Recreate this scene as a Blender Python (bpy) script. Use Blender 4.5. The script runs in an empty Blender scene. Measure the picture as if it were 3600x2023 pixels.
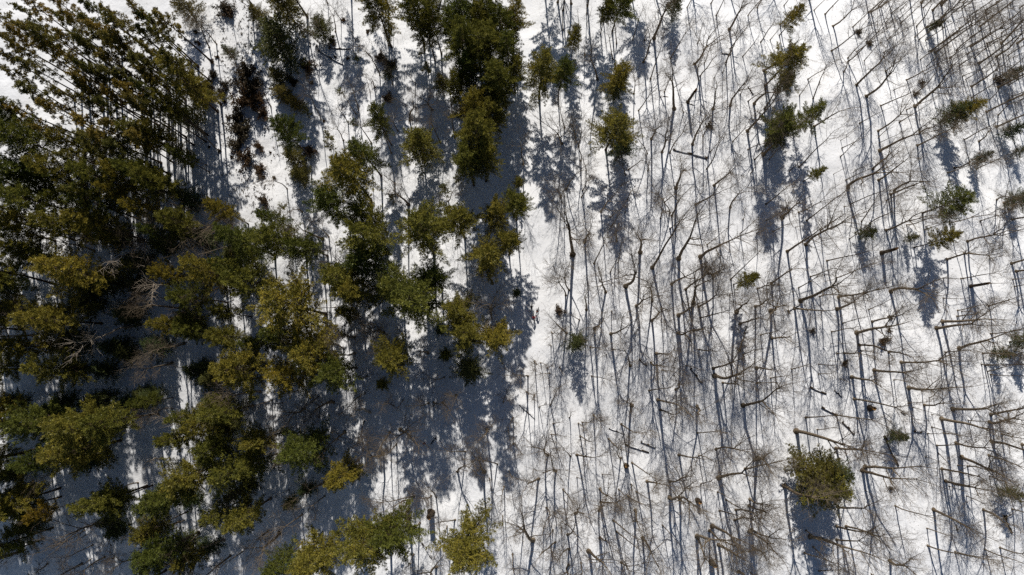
import bpy, math, random
import numpy as np
from mathutils import Vector, Matrix, Quaternion

# ------------------------------------------------------------------ camera, sky, sun, exposure
H = 130.0                      # height of the drone above the ground
F = 2400.0                     # focal length in pixels of the 3600 px wide photograph
TILT = math.atan(264.0 / F)    # the point straight below lies 264 px under the middle of the picture
SUN_EL = math.radians(39.0)
SUN_AZ = math.radians(-4.0)    # sun stands behind the top edge of the picture

sc = bpy.context.scene
C = sc.collection
cam_d = bpy.data.cameras.new('camera')
cam_d.sensor_width = 36.0
cam_d.lens = 24.0
cam_d.clip_start = 1.0
cam_d.clip_end = 3000.0
cam = bpy.data.objects.new('camera', cam_d)
cam.location = (0, 0, H)
cam.rotation_euler = (TILT, 0, 0)
C.objects.link(cam)
sc.camera = cam

world = bpy.data.worlds.new('World')
sc.world = world
world.use_nodes = True
wn = world.node_tree
sky = wn.nodes.new('ShaderNodeTexSky')
sky.sky_type = 'NISHITA'
sky.sun_disc = False
sky.sun_elevation = SUN_EL
sky.sun_rotation = SUN_AZ
sky.air_density = 1.0
sky.dust_density = 0.3
sky.altitude = 900.0
wn.links.new(sky.outputs[0], wn.nodes['Background'].inputs[0])
wn.nodes['Background'].inputs[1].default_value = 0.05

sun_d = bpy.data.lights.new('sun', 'SUN')
sun_d.energy = 5.0
sun_d.angle = math.radians(0.5)
sun_d.color = (1.0, 0.955, 0.88)
sun = bpy.data.objects.new('sun', sun_d)
sd = Vector((math.sin(SUN_AZ) * math.cos(SUN_EL), math.cos(SUN_AZ) * math.cos(SUN_EL), math.sin(SUN_EL)))
sun.rotation_euler = (-sd).to_track_quat('-Z', 'Y').to_euler()
sun.location = (0, 0, 200)
C.objects.link(sun)

sc.view_settings.view_transform = 'Standard'
sc.view_settings.look = 'None'
sc.view_settings.exposure = 0.10
sc.view_settings.gamma = 1.0
sc.view_settings.use_curve_mapping = False
sc.cycles.max_bounces = 6
sc.cycles.diffuse_bounces = 2
sc.cycles.transmission_bounces = 3
sc.cycles.use_denoising = False

rng = np.random.default_rng(7)
random.seed(7)

# ------------------------------------------------------------------ terrain and pixel -> ground
def sst(a, b, v):
    t = np.clip((v - a) / (b - a), 0, 1)
    return t * t * (3 - 2 * t)

_ph = np.random.default_rng(3).uniform(0, 6.28, (14, 3))
def hills(x, y):
    x = np.asarray(x, float); y = np.asarray(y, float)
    z = -10.0 * sst(72, 128, 0.62 * x + 0.78 * y)             # the ground falls away in the far right corner
    t = (26.0 - y) / 9.0                                       # slope added under the left pines, tilted from the sun to deepen their shade
    z = z - sst(18, 62, -x) * .25 * 9.0 * np.logaddexp(0, np.clip(t, -30, 14))
    z = z + 1.2 * np.sin(x * 0.035 + 1.1) * np.sin(y * 0.05 + 0.4)
    for i, (wl, am) in enumerate([(27, .22), (19, .16), (13, .10), (8.5, .06), (5.2, .045), (3.1, .03)]):
        k = 6.283 / wl
        a = _ph[i, 0]
        z = z + am * np.sin(k * (x * math.cos(a) + y * math.sin(a)) + _ph[i, 1]) * np.sin(k * .83 * (-x * math.sin(a) + y * math.cos(a)) + _ph[i, 2])
    return z

ct, st_ = math.cos(TILT), math.sin(TILT)
def unproject(px, py, z):
    dx = (px - 1800.0) / F; dy = (1011.5 - py) / F
    d = np.array([dx, dy * ct + st_, dy * st_ - ct])
    k = (z - H) / d[2]
    return d[0] * k, d[1] * k
def ground_at(px, py, above=0.0):
    z = 0.0
    for _ in range(6):
        x, y = unproject(px, py, z + above)
        z = float(hills(x, y))
    return x, y, z
def project(x, y, z):
    v = np.array([x, y, z - H])
    fx = v[0]; fy = v[1] * ct + v[2] * st_; fz = v[1] * st_ - v[2] * ct
    return 1800 + F * fx / fz, 1011.5 - F * fy / fz

S = 900.0 / 1931.0
TILES = {'11': (0, 0), '12': (900, 0), '13': (1800, 0), '14': (2700, 0),
         '21': (0, 675), '22': (900, 675), '23': (1800, 675), '24': (2700, 675),
         '31': (0, 1348), '32': (900, 1348), '33': (1800, 1348), '34': (2700, 1348)}
def tp(t, u, v):
    return TILES[t][0] + u * S, TILES[t][1] + v * S

# ------------------------------------------------------------------ materials
def new_mat(name):
    m = bpy.data.materials.new(name)
    m.use_nodes = True
    nt = m.node_tree
    return m, nt, nt.nodes['Principled BSDF'], nt.nodes['Material Output']
def nd(nt, kind, **kw):
    n = nt.nodes.new(kind)
    for k, v in kw.items():
        setattr(n, k, v)
    return n
def ramp(nt, stops, fac):
    r = nd(nt, 'ShaderNodeValToRGB')
    e = r.color_ramp.elements
    while len(e) < len(stops):
        e.new(0.5)
    for i, (p, c) in enumerate(stops):
        e[i].position = p
        e[i].color = (*c, 1) if len(c) == 3 else c
    nt.links.new(fac, r.inputs[0])
    return r.outputs[0]
def noise(nt, scale, detail=4, rough=.55, vec=None):
    n = nd(nt, 'ShaderNodeTexNoise')
    n.inputs['Scale'].default_value = scale
    n.inputs['Detail'].default_value = detail
    n.inputs['Roughness'].default_value = rough
    if vec is not None:
        nt.links.new(vec, n.inputs['Vector'])
    return n.outputs['Fac']
def mixc(nt, fac, a, b, mode='MIX'):
    m = nd(nt, 'ShaderNodeMix', data_type='RGBA', blend_type=mode)
    for sock, v in ((m.inputs[0], fac), (m.inputs[6], a), (m.inputs[7], b)):
        if isinstance(v, (int, float)):
            sock.default_value = v
        elif isinstance(v, tuple):
            sock.default_value = (*v, 1) if len(v) == 3 else v
        else:
            nt.links.new(v, sock)
    return m.outputs[2]

def snow_material(name, litter=True):
    m, nt, p, out = new_mat(name)
    geo = nd(nt, 'ShaderNodeNewGeometry').outputs['Position']
    big = noise(nt, 0.09, 4, .6, geo)
    base = ramp(nt, [(.3, (.72, .73, .76)), (.7, (.82, .82, .83))], big)
    if litter:
        # fallen leaf crumbs and bark specks caught in the snow surface
        spots = noise(nt, 5.5, 3, .7, geo)
        where = noise(nt, 0.16, 3, .6, geo)
        add = nd(nt, 'ShaderNodeMath', operation='MULTIPLY_ADD')
        nt.links.new(where, add.inputs[0]); add.inputs[1].default_value = .42
        nt.links.new(spots, add.inputs[2])
        msk = ramp(nt, [(.86, (0, 0, 0)), (.96, (.8, .8, .8))], add.outputs[0])
        base = mixc(nt, msk, base, (.26, .20, .15))
    nt.links.new(base, p.inputs['Base Color'])
    p.inputs['Roughness'].default_value = .75
    p.inputs['Specular IOR Level'].default_value = .25
    b1 = nd(nt, 'ShaderNodeBump'); b1.inputs['Strength'].default_value = .9 if litter else .4
    b1.inputs['Distance'].default_value = .09 if litter else .05
    nt.links.new(noise(nt, 1.6, 5, .62, geo), b1.inputs['Height'])
    b2 = nd(nt, 'ShaderNodeBump'); b2.inputs['Strength'].default_value = .5; b2.inputs['Distance'].default_value = .25
    nt.links.new(noise(nt, .33, 3, .5, geo), b2.inputs['Height'])
    nt.links.new(b2.outputs[0], b1.inputs['Normal'])
    nt.links.new(b1.outputs[0], p.inputs['Normal'])
    return m

def bark_material(name, dark, light):
    m, nt, p, out = new_mat(name)
    co = nd(nt, 'ShaderNodeTexCoord').outputs['Object']
    mp = nd(nt, 'ShaderNodeMapping'); mp.inputs['Scale'].default_value = (9, 9, 1.4)
    nt.links.new(co, mp.inputs[0])
    col = ramp(nt, [(.3, dark), (.72, light)], noise(nt, 1.0, 5, .65, mp.outputs[0]))
    oi = nd(nt, 'ShaderNodeObjectInfo').outputs['Random']
    k = ramp(nt, [(0, (.70, .66, .62)), (1, (1.25, 1.25, 1.25))], oi)
    nt.links.new(mixc(nt, 1.0, col, k, 'MULTIPLY'), p.inputs['Base Color'])
    p.inputs['Roughness'].default_value = .95
    p.inputs['Specular IOR Level'].default_value = .1
    b = nd(nt, 'ShaderNodeBump'); b.inputs['Strength'].default_value = .7; b.inputs['Distance'].default_value = .05
    nt.links.new(noise(nt, 2.0, 4, .6, mp.outputs[0]), b.inputs['Height'])
    nt.links.new(b.outputs[0], p.inputs['Normal'])
    return m

def leaf_material(name, a, b, c, trans=.17):
    m, nt, p, out = new_mat(name)
    co = nd(nt, 'ShaderNodeTexCoord').outputs['Object']
    col = ramp(nt, [(.32, a), (.52, b), (.72, c)], noise(nt, .8, 4, .65, co))
    oi = nd(nt, 'ShaderNodeObjectInfo').outputs['Random']
    k = ramp(nt, [(0, (.55, .72, .70)), (.4, (.88, .95, .9)), (.75, (1.1, 1.05, .95)), (1, (1.42, 1.24, .95))], oi)
    col = mixc(nt, 1.0, col, k, 'MULTIPLY')
    d = nd(nt, 'ShaderNodeBsdfDiffuse'); t = nd(nt, 'ShaderNodeBsdfTranslucent')
    nt.links.new(col, d.inputs[0]); nt.links.new(col, t.inputs[0])
    g = nd(nt, 'ShaderNodeBsdfGlossy'); g.inputs['Roughness'].default_value = .45
    g.inputs[0].default_value = (.6, .6, .6, 1)
    mx = nd(nt, 'ShaderNodeMixShader'); mx.inputs[0].default_value = trans
    nt.links.new(d.outputs[0], mx.inputs[1]); nt.links.new(t.outputs[0], mx.inputs[2])
    m2 = nd(nt, 'ShaderNodeMixShader'); m2.inputs[0].default_value = .03
    nt.links.new(mx.outputs[0], m2.inputs[1]); nt.links.new(g.outputs[0], m2.inputs[2])
    nt.links.new(m2.outputs[0], out.inputs[0])
    return m

def plain(name, col, rough=.6, metal=0.0, grain=.12):
    m, nt, p, out = new_mat(name)
    co = nd(nt, 'ShaderNodeTexCoord').outputs['Object']
    f = noise(nt, 14, 3, .5, co)
    lo = tuple(c * (1 - grain) for c in col); hi = tuple(min(1, c * (1 + grain)) for c in col)
    nt.links.new(ramp(nt, [(.3, lo), (.7, hi)], f), p.inputs['Base Color'])
    p.inputs['Roughness'].default_value = rough
    p.inputs['Metallic'].default_value = metal
    return m

M = {
    'snow': snow_material('snow'),
    'packed': snow_material('packed_snow', False),
    'bark': bark_material('grey_brown_bark', (.075, .057, .040), (.23, .185, .130)),
    'twig': bark_material('twig_bark', (.090, .070, .052), (.185, .150, .112)),
    'pinebark': bark_material('pine_bark', (.030, .022, .016), (.085, .062, .045)),
    'deadwood': bark_material('bleached_dead_wood', (.20, .16, .12), (.46, .40, .33)),
    'log': bark_material('log_bark', (.028, .021, .015), (.095, .070, .048)),
    'rot': plain('orange_rotten_wood', (.32, .17, .055), .9),
    'needle': leaf_material('white_pine_needles', (.088, .092, .020), (.200, .180, .034), (.34, .285, .050)),
    'cedar': leaf_material('olive_needles', (.070, .064, .018), (.150, .125, .028), (.23, .18, .04)),
    'redneedle': leaf_material('red_pine_needles', (.095, .078, .018), (.190, .150, .030), (.27, .200, .042)),
    'fir': leaf_material('dark_fir_needles', (.042, .056, .022), (.095, .108, .034), (.165, .165, .05)),
    'yellow': leaf_material('yellowed_needles', (.16, .11, .015), (.26, .17, .020), (.32, .21, .03)),
    'broad': leaf_material('glossy_evergreen_leaves', (.07, .075, .025), (.13, .125, .045), (.19, .18, .08)),
    'brownleaf': leaf_material('dry_brown_leaves', (.040, .025, .015), (.085, .052, .028), (.13, .085, .05), .2),
    'litter': leaf_material('leaf_litter', (.05, .034, .022), (.09, .062, .04), (.15, .11, .075), .1),
    'black': plain('black_rubber', (.012, .012, .013), .7),
    'alloy': plain('grey_alloy', (.35, .36, .38), .35, .9),
    'dark': plain('dark_cloth', (.016, .018, .024), .9),
    'navy': plain('navy_cloth', (.02, .026, .05), .9),
    'red': plain('red_cloth', (.42, .02, .022), .85),
    'orange': plain('orange_cloth', (.50, .11, .03), .85),
    'greycloth': plain('grey_cloth', (.13, .14, .16), .9),
    'skin': plain('skin', (.50, .30, .22), .6),
    'white': plain('white_paint', (.75, .75, .75), .4),
    'fur': plain('black_fur', (.014, .012, .011), .8),
}

# ------------------------------------------------------------------ mesh helpers
def mesh_np(name, V, Fc, mats, smooth=False, mat_idx=None):
    V = np.asarray(V, np.float32); Fc = np.asarray(Fc, np.int32)
    me = bpy.data.meshes.new(name)
    n, k = Fc.shape
    me.vertices.add(len(V)); me.vertices.foreach_set('co', V.ravel())
    me.loops.add(n * k); me.loops.foreach_set('vertex_index', Fc.ravel())
    me.polygons.add(n)
    me.polygons.foreach_set('loop_start', np.arange(0, n * k, k, dtype=np.int32))
    me.polygons.foreach_set('loop_total', np.full(n, k, np.int32))
    if smooth:
        me.polygons.foreach_set('use_smooth', np.ones(n, bool))
    for m in (mats if isinstance(mats, (list, tuple)) else [mats]):
        me.materials.append(m)
    if mat_idx is not None:
        me.polygons.foreach_set('material_index', np.asarray(mat_idx, np.int32))
    me.update(calc_edges=True)
    me.validate()
    return me

class Tubes:
    """collects tapered tubes as one quad mesh"""
    def __init__(self):
        self.V, self.F, self.n = [], [], 0
    def add(self, P, R, sides=5, cap=False):
        P = np.asarray(P, float); R = np.asarray(R, float)
        T = np.gradient(P, axis=0)
        T /= np.linalg.norm(T, axis=1)[:, None] + 1e-9
        ref = np.array([1., 0, 0]) if abs(T[0][0]) < .8 else np.array([0, 1., 0])
        A = np.cross(T, ref); A /= np.linalg.norm(A, axis=1)[:, None] + 1e-9
        B = np.cross(T, A)
        th = np.arange(sides) * 2 * math.pi / sides
        ring = P[:, None, :] + R[:, None, None] * (np.cos(th)[None, :, None] * A[:, None, :] + np.sin(th)[None, :, None] * B[:, None, :])
        m = len(P)
        self.V.append(ring.reshape(-1, 3))
        i = np.arange(m - 1)[:, None] * sides; j = np.arange(sides)[None, :]
        a = i + j; b = i + (j + 1) % sides
        q = np.stack([a, b, b + sides, a + sides], -1).reshape(-1, 4) + self.n
        self.F.append(q)
        self.n += m * sides
        if cap:
            for e, c in ((0, P[0]), (m - 1, P[-1])):
                self.V.append(c[None, :]); ci = self.n; self.n += 1
                base = self.n - 1 - m * sides if e == 0 else None
                start = ci - (m * sides if e == 0 else m * sides + 1) + e * sides
                jj = np.arange(sides)
                f = np.stack([start + jj, start + (jj + 1) % sides, np.full(sides, ci), np.full(sides, ci)], -1)
                self.tri = getattr(self, 'tri', []); self.tri.append(f[:, :3])
    def mesh(self, name, mats, smooth=True):
        V = np.concatenate(self.V)
        Fq = np.concatenate(self.F)
        tri = getattr(self, 'tri', [])
        if not tri:
            return mesh_np(name, V, Fq, mats, smooth)
        me = bpy.data.meshes.new(name)
        me.from_pydata(V.tolist(), [], Fq.tolist() + np.concatenate(tri).tolist())
        me.polygons.foreach_set('use_smooth', np.ones(len(me.polygons), bool))
        for m in (mats if isinstance(mats, (list, tuple)) else [mats]):
            me.materials.append(m)
        me.update()
        return me

def unit(v):
    return v / (np.linalg.norm(v) + 1e-9)
def wander(rg, p, d, L, n, bend, up=0.0):
    """a crooked line from p along d"""
    P = [np.array(p, float)]; d = unit(np.array(d, float))
    for i in range(n):
        d = unit(d + rg.normal(0, bend, 3) + np.array([0, 0, up]))
        P.append(P[-1] + d * L / n)
    return np.array(P)
def perp_dir(rg, d, ang, az=None):
    d = unit(d)
    a = unit(np.cross(d, [0.3, 0.9, 0.2] if abs(d[2]) > .9 else [0, 0, 1.]))
    b = np.cross(d, a)
    az = rg.uniform(0, 6.283) if az is None else az
    return unit(d * math.cos(ang) + (a * math.cos(az) + b * math.sin(az)) * math.sin(ang))

# ------------------------------------------------------------------ tree generators (metres, base at the origin)
def gen_bare(seed, h=18.0, d=0.45, spread=1.0, fork=.5, crook=.07, dense=1.0, dead=False):
    rg = np.random.default_rng(seed)
    tr, lb, tw = Tubes(), Tubes(), Tubes()
    r0 = d / 2
    hf = h * fork
    n = 9
    P = wander(rg, (0, 0, 0), (rg.normal(0, .03), rg.normal(0, .03), 1), hf, n, crook, .06)
    lo = np.array([[0, 0, -.6], [0, 0, 0.0], P[1] * .09, P[1] * .25])
    Pt = np.concatenate([lo, P[1:]])
    zz = Pt[:, 2] / h
    Rt = r0 * (1 - .85 * np.clip(zz, 0, 1))
    Rt[0] = r0 * 2.4; Rt[1] = r0 * 2.0; Rt[2] = r0 * 1.4; Rt[3] = r0 * 1.12
    top = Pt[-1]; td = unit(Pt[-1] - Pt[-2]); rt = Rt[-1]
    tr.add(Pt, Rt, 9)
    # leader (or a fork of two or three) and side limbs
    starts = []
    nl = 1 if rg.random() < .4 else rg.integers(2, 4)
    leaders = []
    for i in range(nl):
        ang = rg.uniform(.02, .10) if nl == 1 else rg.uniform(.16, .36) * spread
        dr = perp_dir(rg, td, ang, i * 6.283 / nl + rg.uniform(-.5, .5))
        L = rg.uniform(.85, 1.0) * (h - hf); r = rt * (1.0 if nl == 1 else rg.uniform(.7, .92))
        starts.append((top, dr, L, r)); leaders.append((top, dr, L, r))
    for i in range(rg.integers(6, 10)):
        if rg.random() < .35:
            k = rg.integers(len(Pt) - 5, len(Pt)); p0, r1, f = Pt[k], Rt[k], 0.0
        else:
            a0, d0, L0, rr0 = leaders[rg.integers(0, nl)]
            f = rg.uniform(.02, .6); p0 = a0 + d0 * L0 * f; r1 = rr0 * (1 - f) ** 1.2
        starts.append((p0, perp_dir(rg, td, rg.uniform(.5, .95) * (.75 + .3 * spread)), rg.uniform(.3, .55) * (h - hf) * (1.1 - .6 * f) * (.6 + .45 * spread), max(.03, r1 * rg.uniform(.34, .58))))
    for p, dr, L, r in starts:
        nn = 7
        Q = wander(rg, p, dr, L, nn, .06 + crook * .6, .05)
        RR = max(.010, r * .14) + (r - max(.010, r * .14)) * (1 - np.linspace(0, 1, nn + 1)) ** 1.5
        lb.add(Q, RR, 5)
        nb = int((5 + L * 1.1))
        for j in range(nb):
            s = rg.uniform(.18, 1.0); f = s * nn; k = min(int(f), nn - 1)
            q = Q[k] + (Q[k + 1] - Q[k]) * (f - k)
            bd = perp_dir(rg, Q[k + 1] - Q[k], rg.uniform(.5, 1.1))
            BL = L * rg.uniform(.18, .38) * (1.25 - .6 * s) + .5
            br = min(.04, max(.015, RR[k] * rg.uniform(.3, .48)))
            B = wander(rg, q, bd, BL, 4, .14, .09)
            lb.add(B, np.linspace(br, max(.008, br * .3), 5), 4)
            if dead and rg.random() < .5:
                continue
            nt_ = int((1.6 + BL * 1.2) * dense * (.35 if dead else 1))
            for t in range(nt_):
                s2 = rg.uniform(.15, 1.0); f2 = s2 * 4; k2 = min(int(f2), 3)
                w = B[k2] + (B[k2 + 1] - B[k2]) * (f2 - k2)
                wd = perp_dir(rg, B[k2 + 1] - B[k2], rg.uniform(.4, 1.0))
                wl = rg.uniform(.5, 1.25)
                W = wander(rg, w, wd, wl, 2, .22, .14)
                tw.add(W, np.array([.0085, .006, .003]) * rg.uniform(.75, 1.2), 3)
                for u in range(2):
                    o = W[1] if u else (W[0] + W[1]) / 2
                    X = wander(rg, o, perp_dir(rg, wd, rg.uniform(.4, .9)), wl * .55, 1, .1, .1)
                    tw.add(X, np.array([.0055, .0025]), 3)
    return [('trunk', tr.mesh('trunk', M['deadwood' if dead else 'bark'])),
            ('limbs', lb.mesh('limbs', M['deadwood' if dead else 'bark'])),
            ('twigs', tw.mesh('twigs', M['deadwood' if dead else 'twig'], False))]

def gen_sapling(seed, h=8.0, d=.13, crook=.06, dense=1.0):
    rg = np.random.default_rng(seed)
    tr, tw = Tubes(), Tubes()
    P = wander(rg, (0, 0, -.3), (rg.normal(0, .05), rg.normal(0, .05), 1), h + .3, 12, crook, .05)
    R = np.linspace(d / 2, .01, 13); R[0] = d * 1.1; R[1] = d * .55
    tr.add(P, R, 6)
    for i in range(int(11 * dense)):
        f = rg.uniform(3.2, 12); k = min(int(f), 11)
        q = P[k] + (P[k + 1] - P[k]) * (f - k)
        L = rg.uniform(.7, 2.0) * (1.25 - .06 * f)
        B = wander(rg, q, perp_dir(rg, P[k + 1] - P[k], rg.uniform(.6, 1.2)), L, 4, .18, .08)
        tw.add(B, np.linspace(max(.012, d * .12), .005, 5), 3)
        for t in range(int(4 + L * 3)):
            g = rg.uniform(.6, 4); k2 = min(int(g), 3)
            w = B[k2] + (B[k2 + 1] - B[k2]) * (g - k2)
            X = wander(rg, w, perp_dir(rg, B[k2 + 1] - B[k2], rg.uniform(.4, .9)), rg.uniform(.35, .8), 2, .15, .1)
            tw.add(X, np.array([.0065, .005, .0025]), 3)
    return [('trunk', tr.mesh('trunk', M['bark'])), ('twigs', tw.mesh('twigs', M['twig'], False))]

def tuft_tris(rg, P, D, n, length, width, spreadk=1.0, upk=.25):
    """n needle blades fanned round each tuft"""
    m = len(P)
    dirs = np.repeat(D, n, 0) * .8 + rg.normal(0, .55 * spreadk, (m * n, 3)) + np.array([0, 0, upk])
    dirs /= np.linalg.norm(dirs, axis=1)[:, None]
    base = np.repeat(P, n, 0) + rg.normal(0, length * .22, (m * n, 3))
    side = np.cross(dirs, rg.normal(0, 1, (m * n, 3)))
    side /= np.linalg.norm(side, axis=1)[:, None] + 1e-9
    L = length * rg.uniform(.65, 1.3, (m * n, 1)); W = width * rg.uniform(.6, 1.4, (m * n, 1))
    V = np.stack([base - side * W * .35, base + side * W * .35, base + dirs * L * .65 + side * W * .5, base + dirs * L], 1).reshape(-1, 3)
    q = np.arange(m * n)[:, None] * 4
    Fq = np.concatenate([q + 0, q + 1, q + 2, q + 3], 1)
    return V, Fq

def gen_pine(seed, h=22.0, R=3.8, cb=.38, nb=74, shape=.6, up=.45, leaf='needle', tuft=14, blade=.30, bw=.07, start=.25, gap=.36, trunk_d=None, uneven=.35, lean_top=0.0, tstep=.34):
    rg = np.random.default_rng(seed)
    tr, br = Tubes(), Tubes()
    d = trunk_d or h * .021
    P = wander(rg, (0, 0, 0), (0, 0, 1), h, 12, .018 + lean_top, .06)
    Pt = np.concatenate([[[0, 0, -.6]], P]); Rt = np.concatenate([[d * .9], np.linspace(d * .5, .03, 13)]); Rt[1] = d * .72
    tr.add(Pt, Rt, 8)
    TP, TD = [], []
    lobes = rg.uniform(1 - uneven, 1 + uneven, 7)
    for i in range(nb):
        wh = i // 5
        t = min(.99, (wh * 5 + rg.uniform(0, 2.2)) / nb)
        z = cb + (1 - cb) * (t ** .85) * .985
        f = z * 12; k = min(int(f), 11)
        p = P[k] + (P[k + 1] - P[k]) * (f - k)
        az = wh * .73 + (i % 5) * 1.2566 + rg.normal(0, .2)
        lob = lobes[int((az % 6.283) / 6.283 * 7) % 7]
        L = R * max(.14, (1 - t) ** shape * (.55 + .45 * min(1, t * 5 + .35))) * lob * rg.uniform(.55, 1.2)
        el = -.12 + up * t + rg.normal(0, .12)
        dr = np.array([math.cos(az) * math.cos(el), math.sin(az) * math.cos(el), math.sin(el)])
        n = 6
        Q = wander(rg, p, dr, L, n, .09, .045)
        br.add(Q, np.linspace(.012 * L + .018, .010, n + 1), 4)
        s = start * L
        while s < L:
            fk = s / L * n; kk = min(int(fk), n - 1)
            q = Q[kk] + (Q[kk + 1] - Q[kk]) * (fk - kk)
            dd = unit(Q[kk + 1] - Q[kk])
            for sg in (-1, 1):
                lat = unit(np.cross(dd, [0, 0, 1.])) * sg
                sl = min(1.1, (.22 + .45 * (L - s)) * rg.uniform(.5, 1.1))
                sdir = unit(dd * rg.uniform(.5, .9) + lat * rg.uniform(.5, .9) + np.array([0, 0, rg.uniform(.1, .7)]))
                for g in np.arange(.2, 1.05, tstep / max(sl, tstep)):
                    TP.append(q + sdir * sl * g + rg.normal(0, .05, 3)); TD.append(sdir)
            s += gap * rg.uniform(.7, 1.3)
        TP.append(Q[-1]); TD.append(dr)
    V, Fq = tuft_tris(rg, np.array(TP), np.array(TD), tuft, blade, bw)
    return [('trunk', tr.mesh('trunk', M['pinebark'])), ('branches', br.mesh('branches', M['pinebark'])),
            ('foliage', mesh_np('foliage', V, Fq, M[leaf]))]

def gen_redpine(seed, h=24.0, R=2.1):
    rg = np.random.default_rng(seed)
    tr, br = Tubes(), Tubes()
    P = wander(rg, (0, 0, 0), (0, 0, 1), h, 12, .012, .05)
    Pt = np.concatenate([[[0, 0, -.6]], P]); Rt = np.concatenate([[.36], np.linspace(.19, .04, 13)]); Rt[1] = .31
    tr.add(Pt, Rt, 8)
    TP, TD = [], []
    for i in range(30):
        t = (i + rg.uniform(0, .9)) / 30
        z = .62 + .38 * t * .98
        f = z * 12; k = min(int(f), 11)
        p = P[k] + (P[k + 1] - P[k]) * (f - k)
        az = i * 2.39996 + rg.normal(0, .4)
        L = R * (math.sin(min(1, t + .28) * 3.0) * .75 + .3) * rg.uniform(.6, 1.15)
        el = .05 + .75 * t + rg.normal(0, .15)
        Q = wander(rg, p, (math.cos(az) * math.cos(el), math.sin(az) * math.cos(el), math.sin(el)), L, 5, .12, .07)
        br.add(Q, np.linspace(.045, .012, 6), 4)
        for c in range(rg.integers(3, 6)):                    # tufts sit in separate clumps towards the ends
            s = rg.uniform(.55, 1.0) * 5; kk = min(int(s), 4)
            q = Q[kk] + (Q[kk + 1] - Q[kk]) * (s - kk) + rg.normal(0, .16, 3)
            for e in range(6):
                v = unit(rg.normal(0, 1, 3) + np.array([0, 0, .4]))
                TP.append(q + v * rg.uniform(.05, .34)); TD.append(v)
    V, Fq = tuft_tris(rg, np.array(TP), np.array(TD), 15, .22, .06, .8, .15)
    return [('trunk', tr.mesh('trunk', M['pinebark'])), ('branches', br.mesh('branches', M['pinebark'])),
            ('foliage', mesh_np('foliage', V, Fq, M['redneedle']))]

def gen_shrub(seed, R=1.2, h=1.5, leaf='brownleaf', n=900, size=.13, stems=16):
    rg = np.random.default_rng(seed)
    st = Tubes(); TP, TD = [], []
    for i in range(stems):
        az = rg.uniform(0, 6.283); e = rg.uniform(.45, 1.4)
        L = h / max(.5, math.sin(e)) * rg.uniform(.6, 1.0)
        L = min(L, R * 1.4 + h * .3)
        Q = wander(rg, (rg.normal(0, R * .15), rg.normal(0, R * .15), -.1), (math.cos(az) * math.cos(e), math.sin(az) * math.cos(e), math.sin(e)), L, 5, .16, .03)
        st.add(Q, np.linspace(.022, .006, 6), 4)
        for t in range(n // stems):
            s = rg.uniform(1.2, 5); k = min(int(s), 4)
            TP.append(Q[k] + (Q[k + 1] - Q[k]) * (s - k) + rg.normal(0, .13 * R, 3)); TD.append(unit(rg.normal(0, 1, 3)))
    TP = np.array(TP); TP[:, 2] = np.maximum(TP[:, 2], .03)
    V, Fq = tuft_tris(rg, TP, np.array(TD), 2, size * 1.3, size, .8, .1)
    return [('stems', st.mesh('stems', M['log'])), ('foliage', mesh_np('foliage', V, Fq, M[leaf]))]

def gen_leafy(seed, h=4.0):
    rg = np.random.default_rng(seed)
    st = Tubes(); TP, TD = [], []
    P = wander(rg, (0, 0, -.2), (0, 0, 1), h + .2, 7, .07, .05)
    st.add(P, np.linspace(.05, .012, 8), 5)
    for i in range(16):
        f = rg.uniform(2.5, 7); k = min(int(f), 6)
        q = P[k] + (P[k + 1] - P[k]) * (f - k)
        Q = wander(rg, q, perp_dir(rg, np.array([0, 0, 1.]), rg.uniform(.7, 1.3)), rg.uniform(.7, 1.5), 4, .15, .06)
        st.add(Q, np.linspace(.018, .006, 5), 3)
        for t in range(16):
            s = rg.uniform(1.3, 4); kk = min(int(s), 3)
            TP.append(Q[kk] + (Q[kk + 1] - Q[kk]) * (s - kk) + rg.normal(0, .1, 3)); TD.append(unit(rg.normal(0, 1, 3)))
    V, Fq = tuft_tris(rg, np.array(TP), np.array(TD), 2, .2, .15, .8, .2)
    return [('stem', st.mesh('stem', M['bark'])), ('foliage', mesh_np('foliage', V, Fq, M['broad']))]

# ------------------------------------------------------------------ scene tree helpers
THINGS = []          # (object, px, py, descriptor) for the labels
def place(name, parts, loc, rot=None, scale=(1, 1, 1), cat='tree', group=None, label=None):
    o = bpy.data.objects.new(name, None)
    o.empty_display_size = .3
    o.location = loc
    if rot is not None:
        o.rotation_mode = 'QUATERNION'
        o.rotation_quaternion = rot
    o.scale = scale
    C.objects.link(o)
    o['category'] = cat
    if group:
        o['group'] = group
    if label:
        o['label'] = label
    for pn, me in parts:
        c = bpy.data.objects.new(pn, me)
        c.parent = o
        if pn in ('twigs', 'foliage'):
            c['kind'] = 'stuff'
        C.objects.link(c)
    return o
def single(name, me, loc, rotz=0.0, cat=None, label=None, kind=None, group=None, parent=None):
    o = bpy.data.objects.new(name, me)
    o.location = loc
    o.rotation_euler = (0, 0, rotz)
    if parent is not None:
        o.parent = parent
    for k, v in (('category', cat), ('label', label), ('kind', kind), ('group', group)):
        if v:
            o[k] = v
    C.objects.link(o)
    return o

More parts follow.
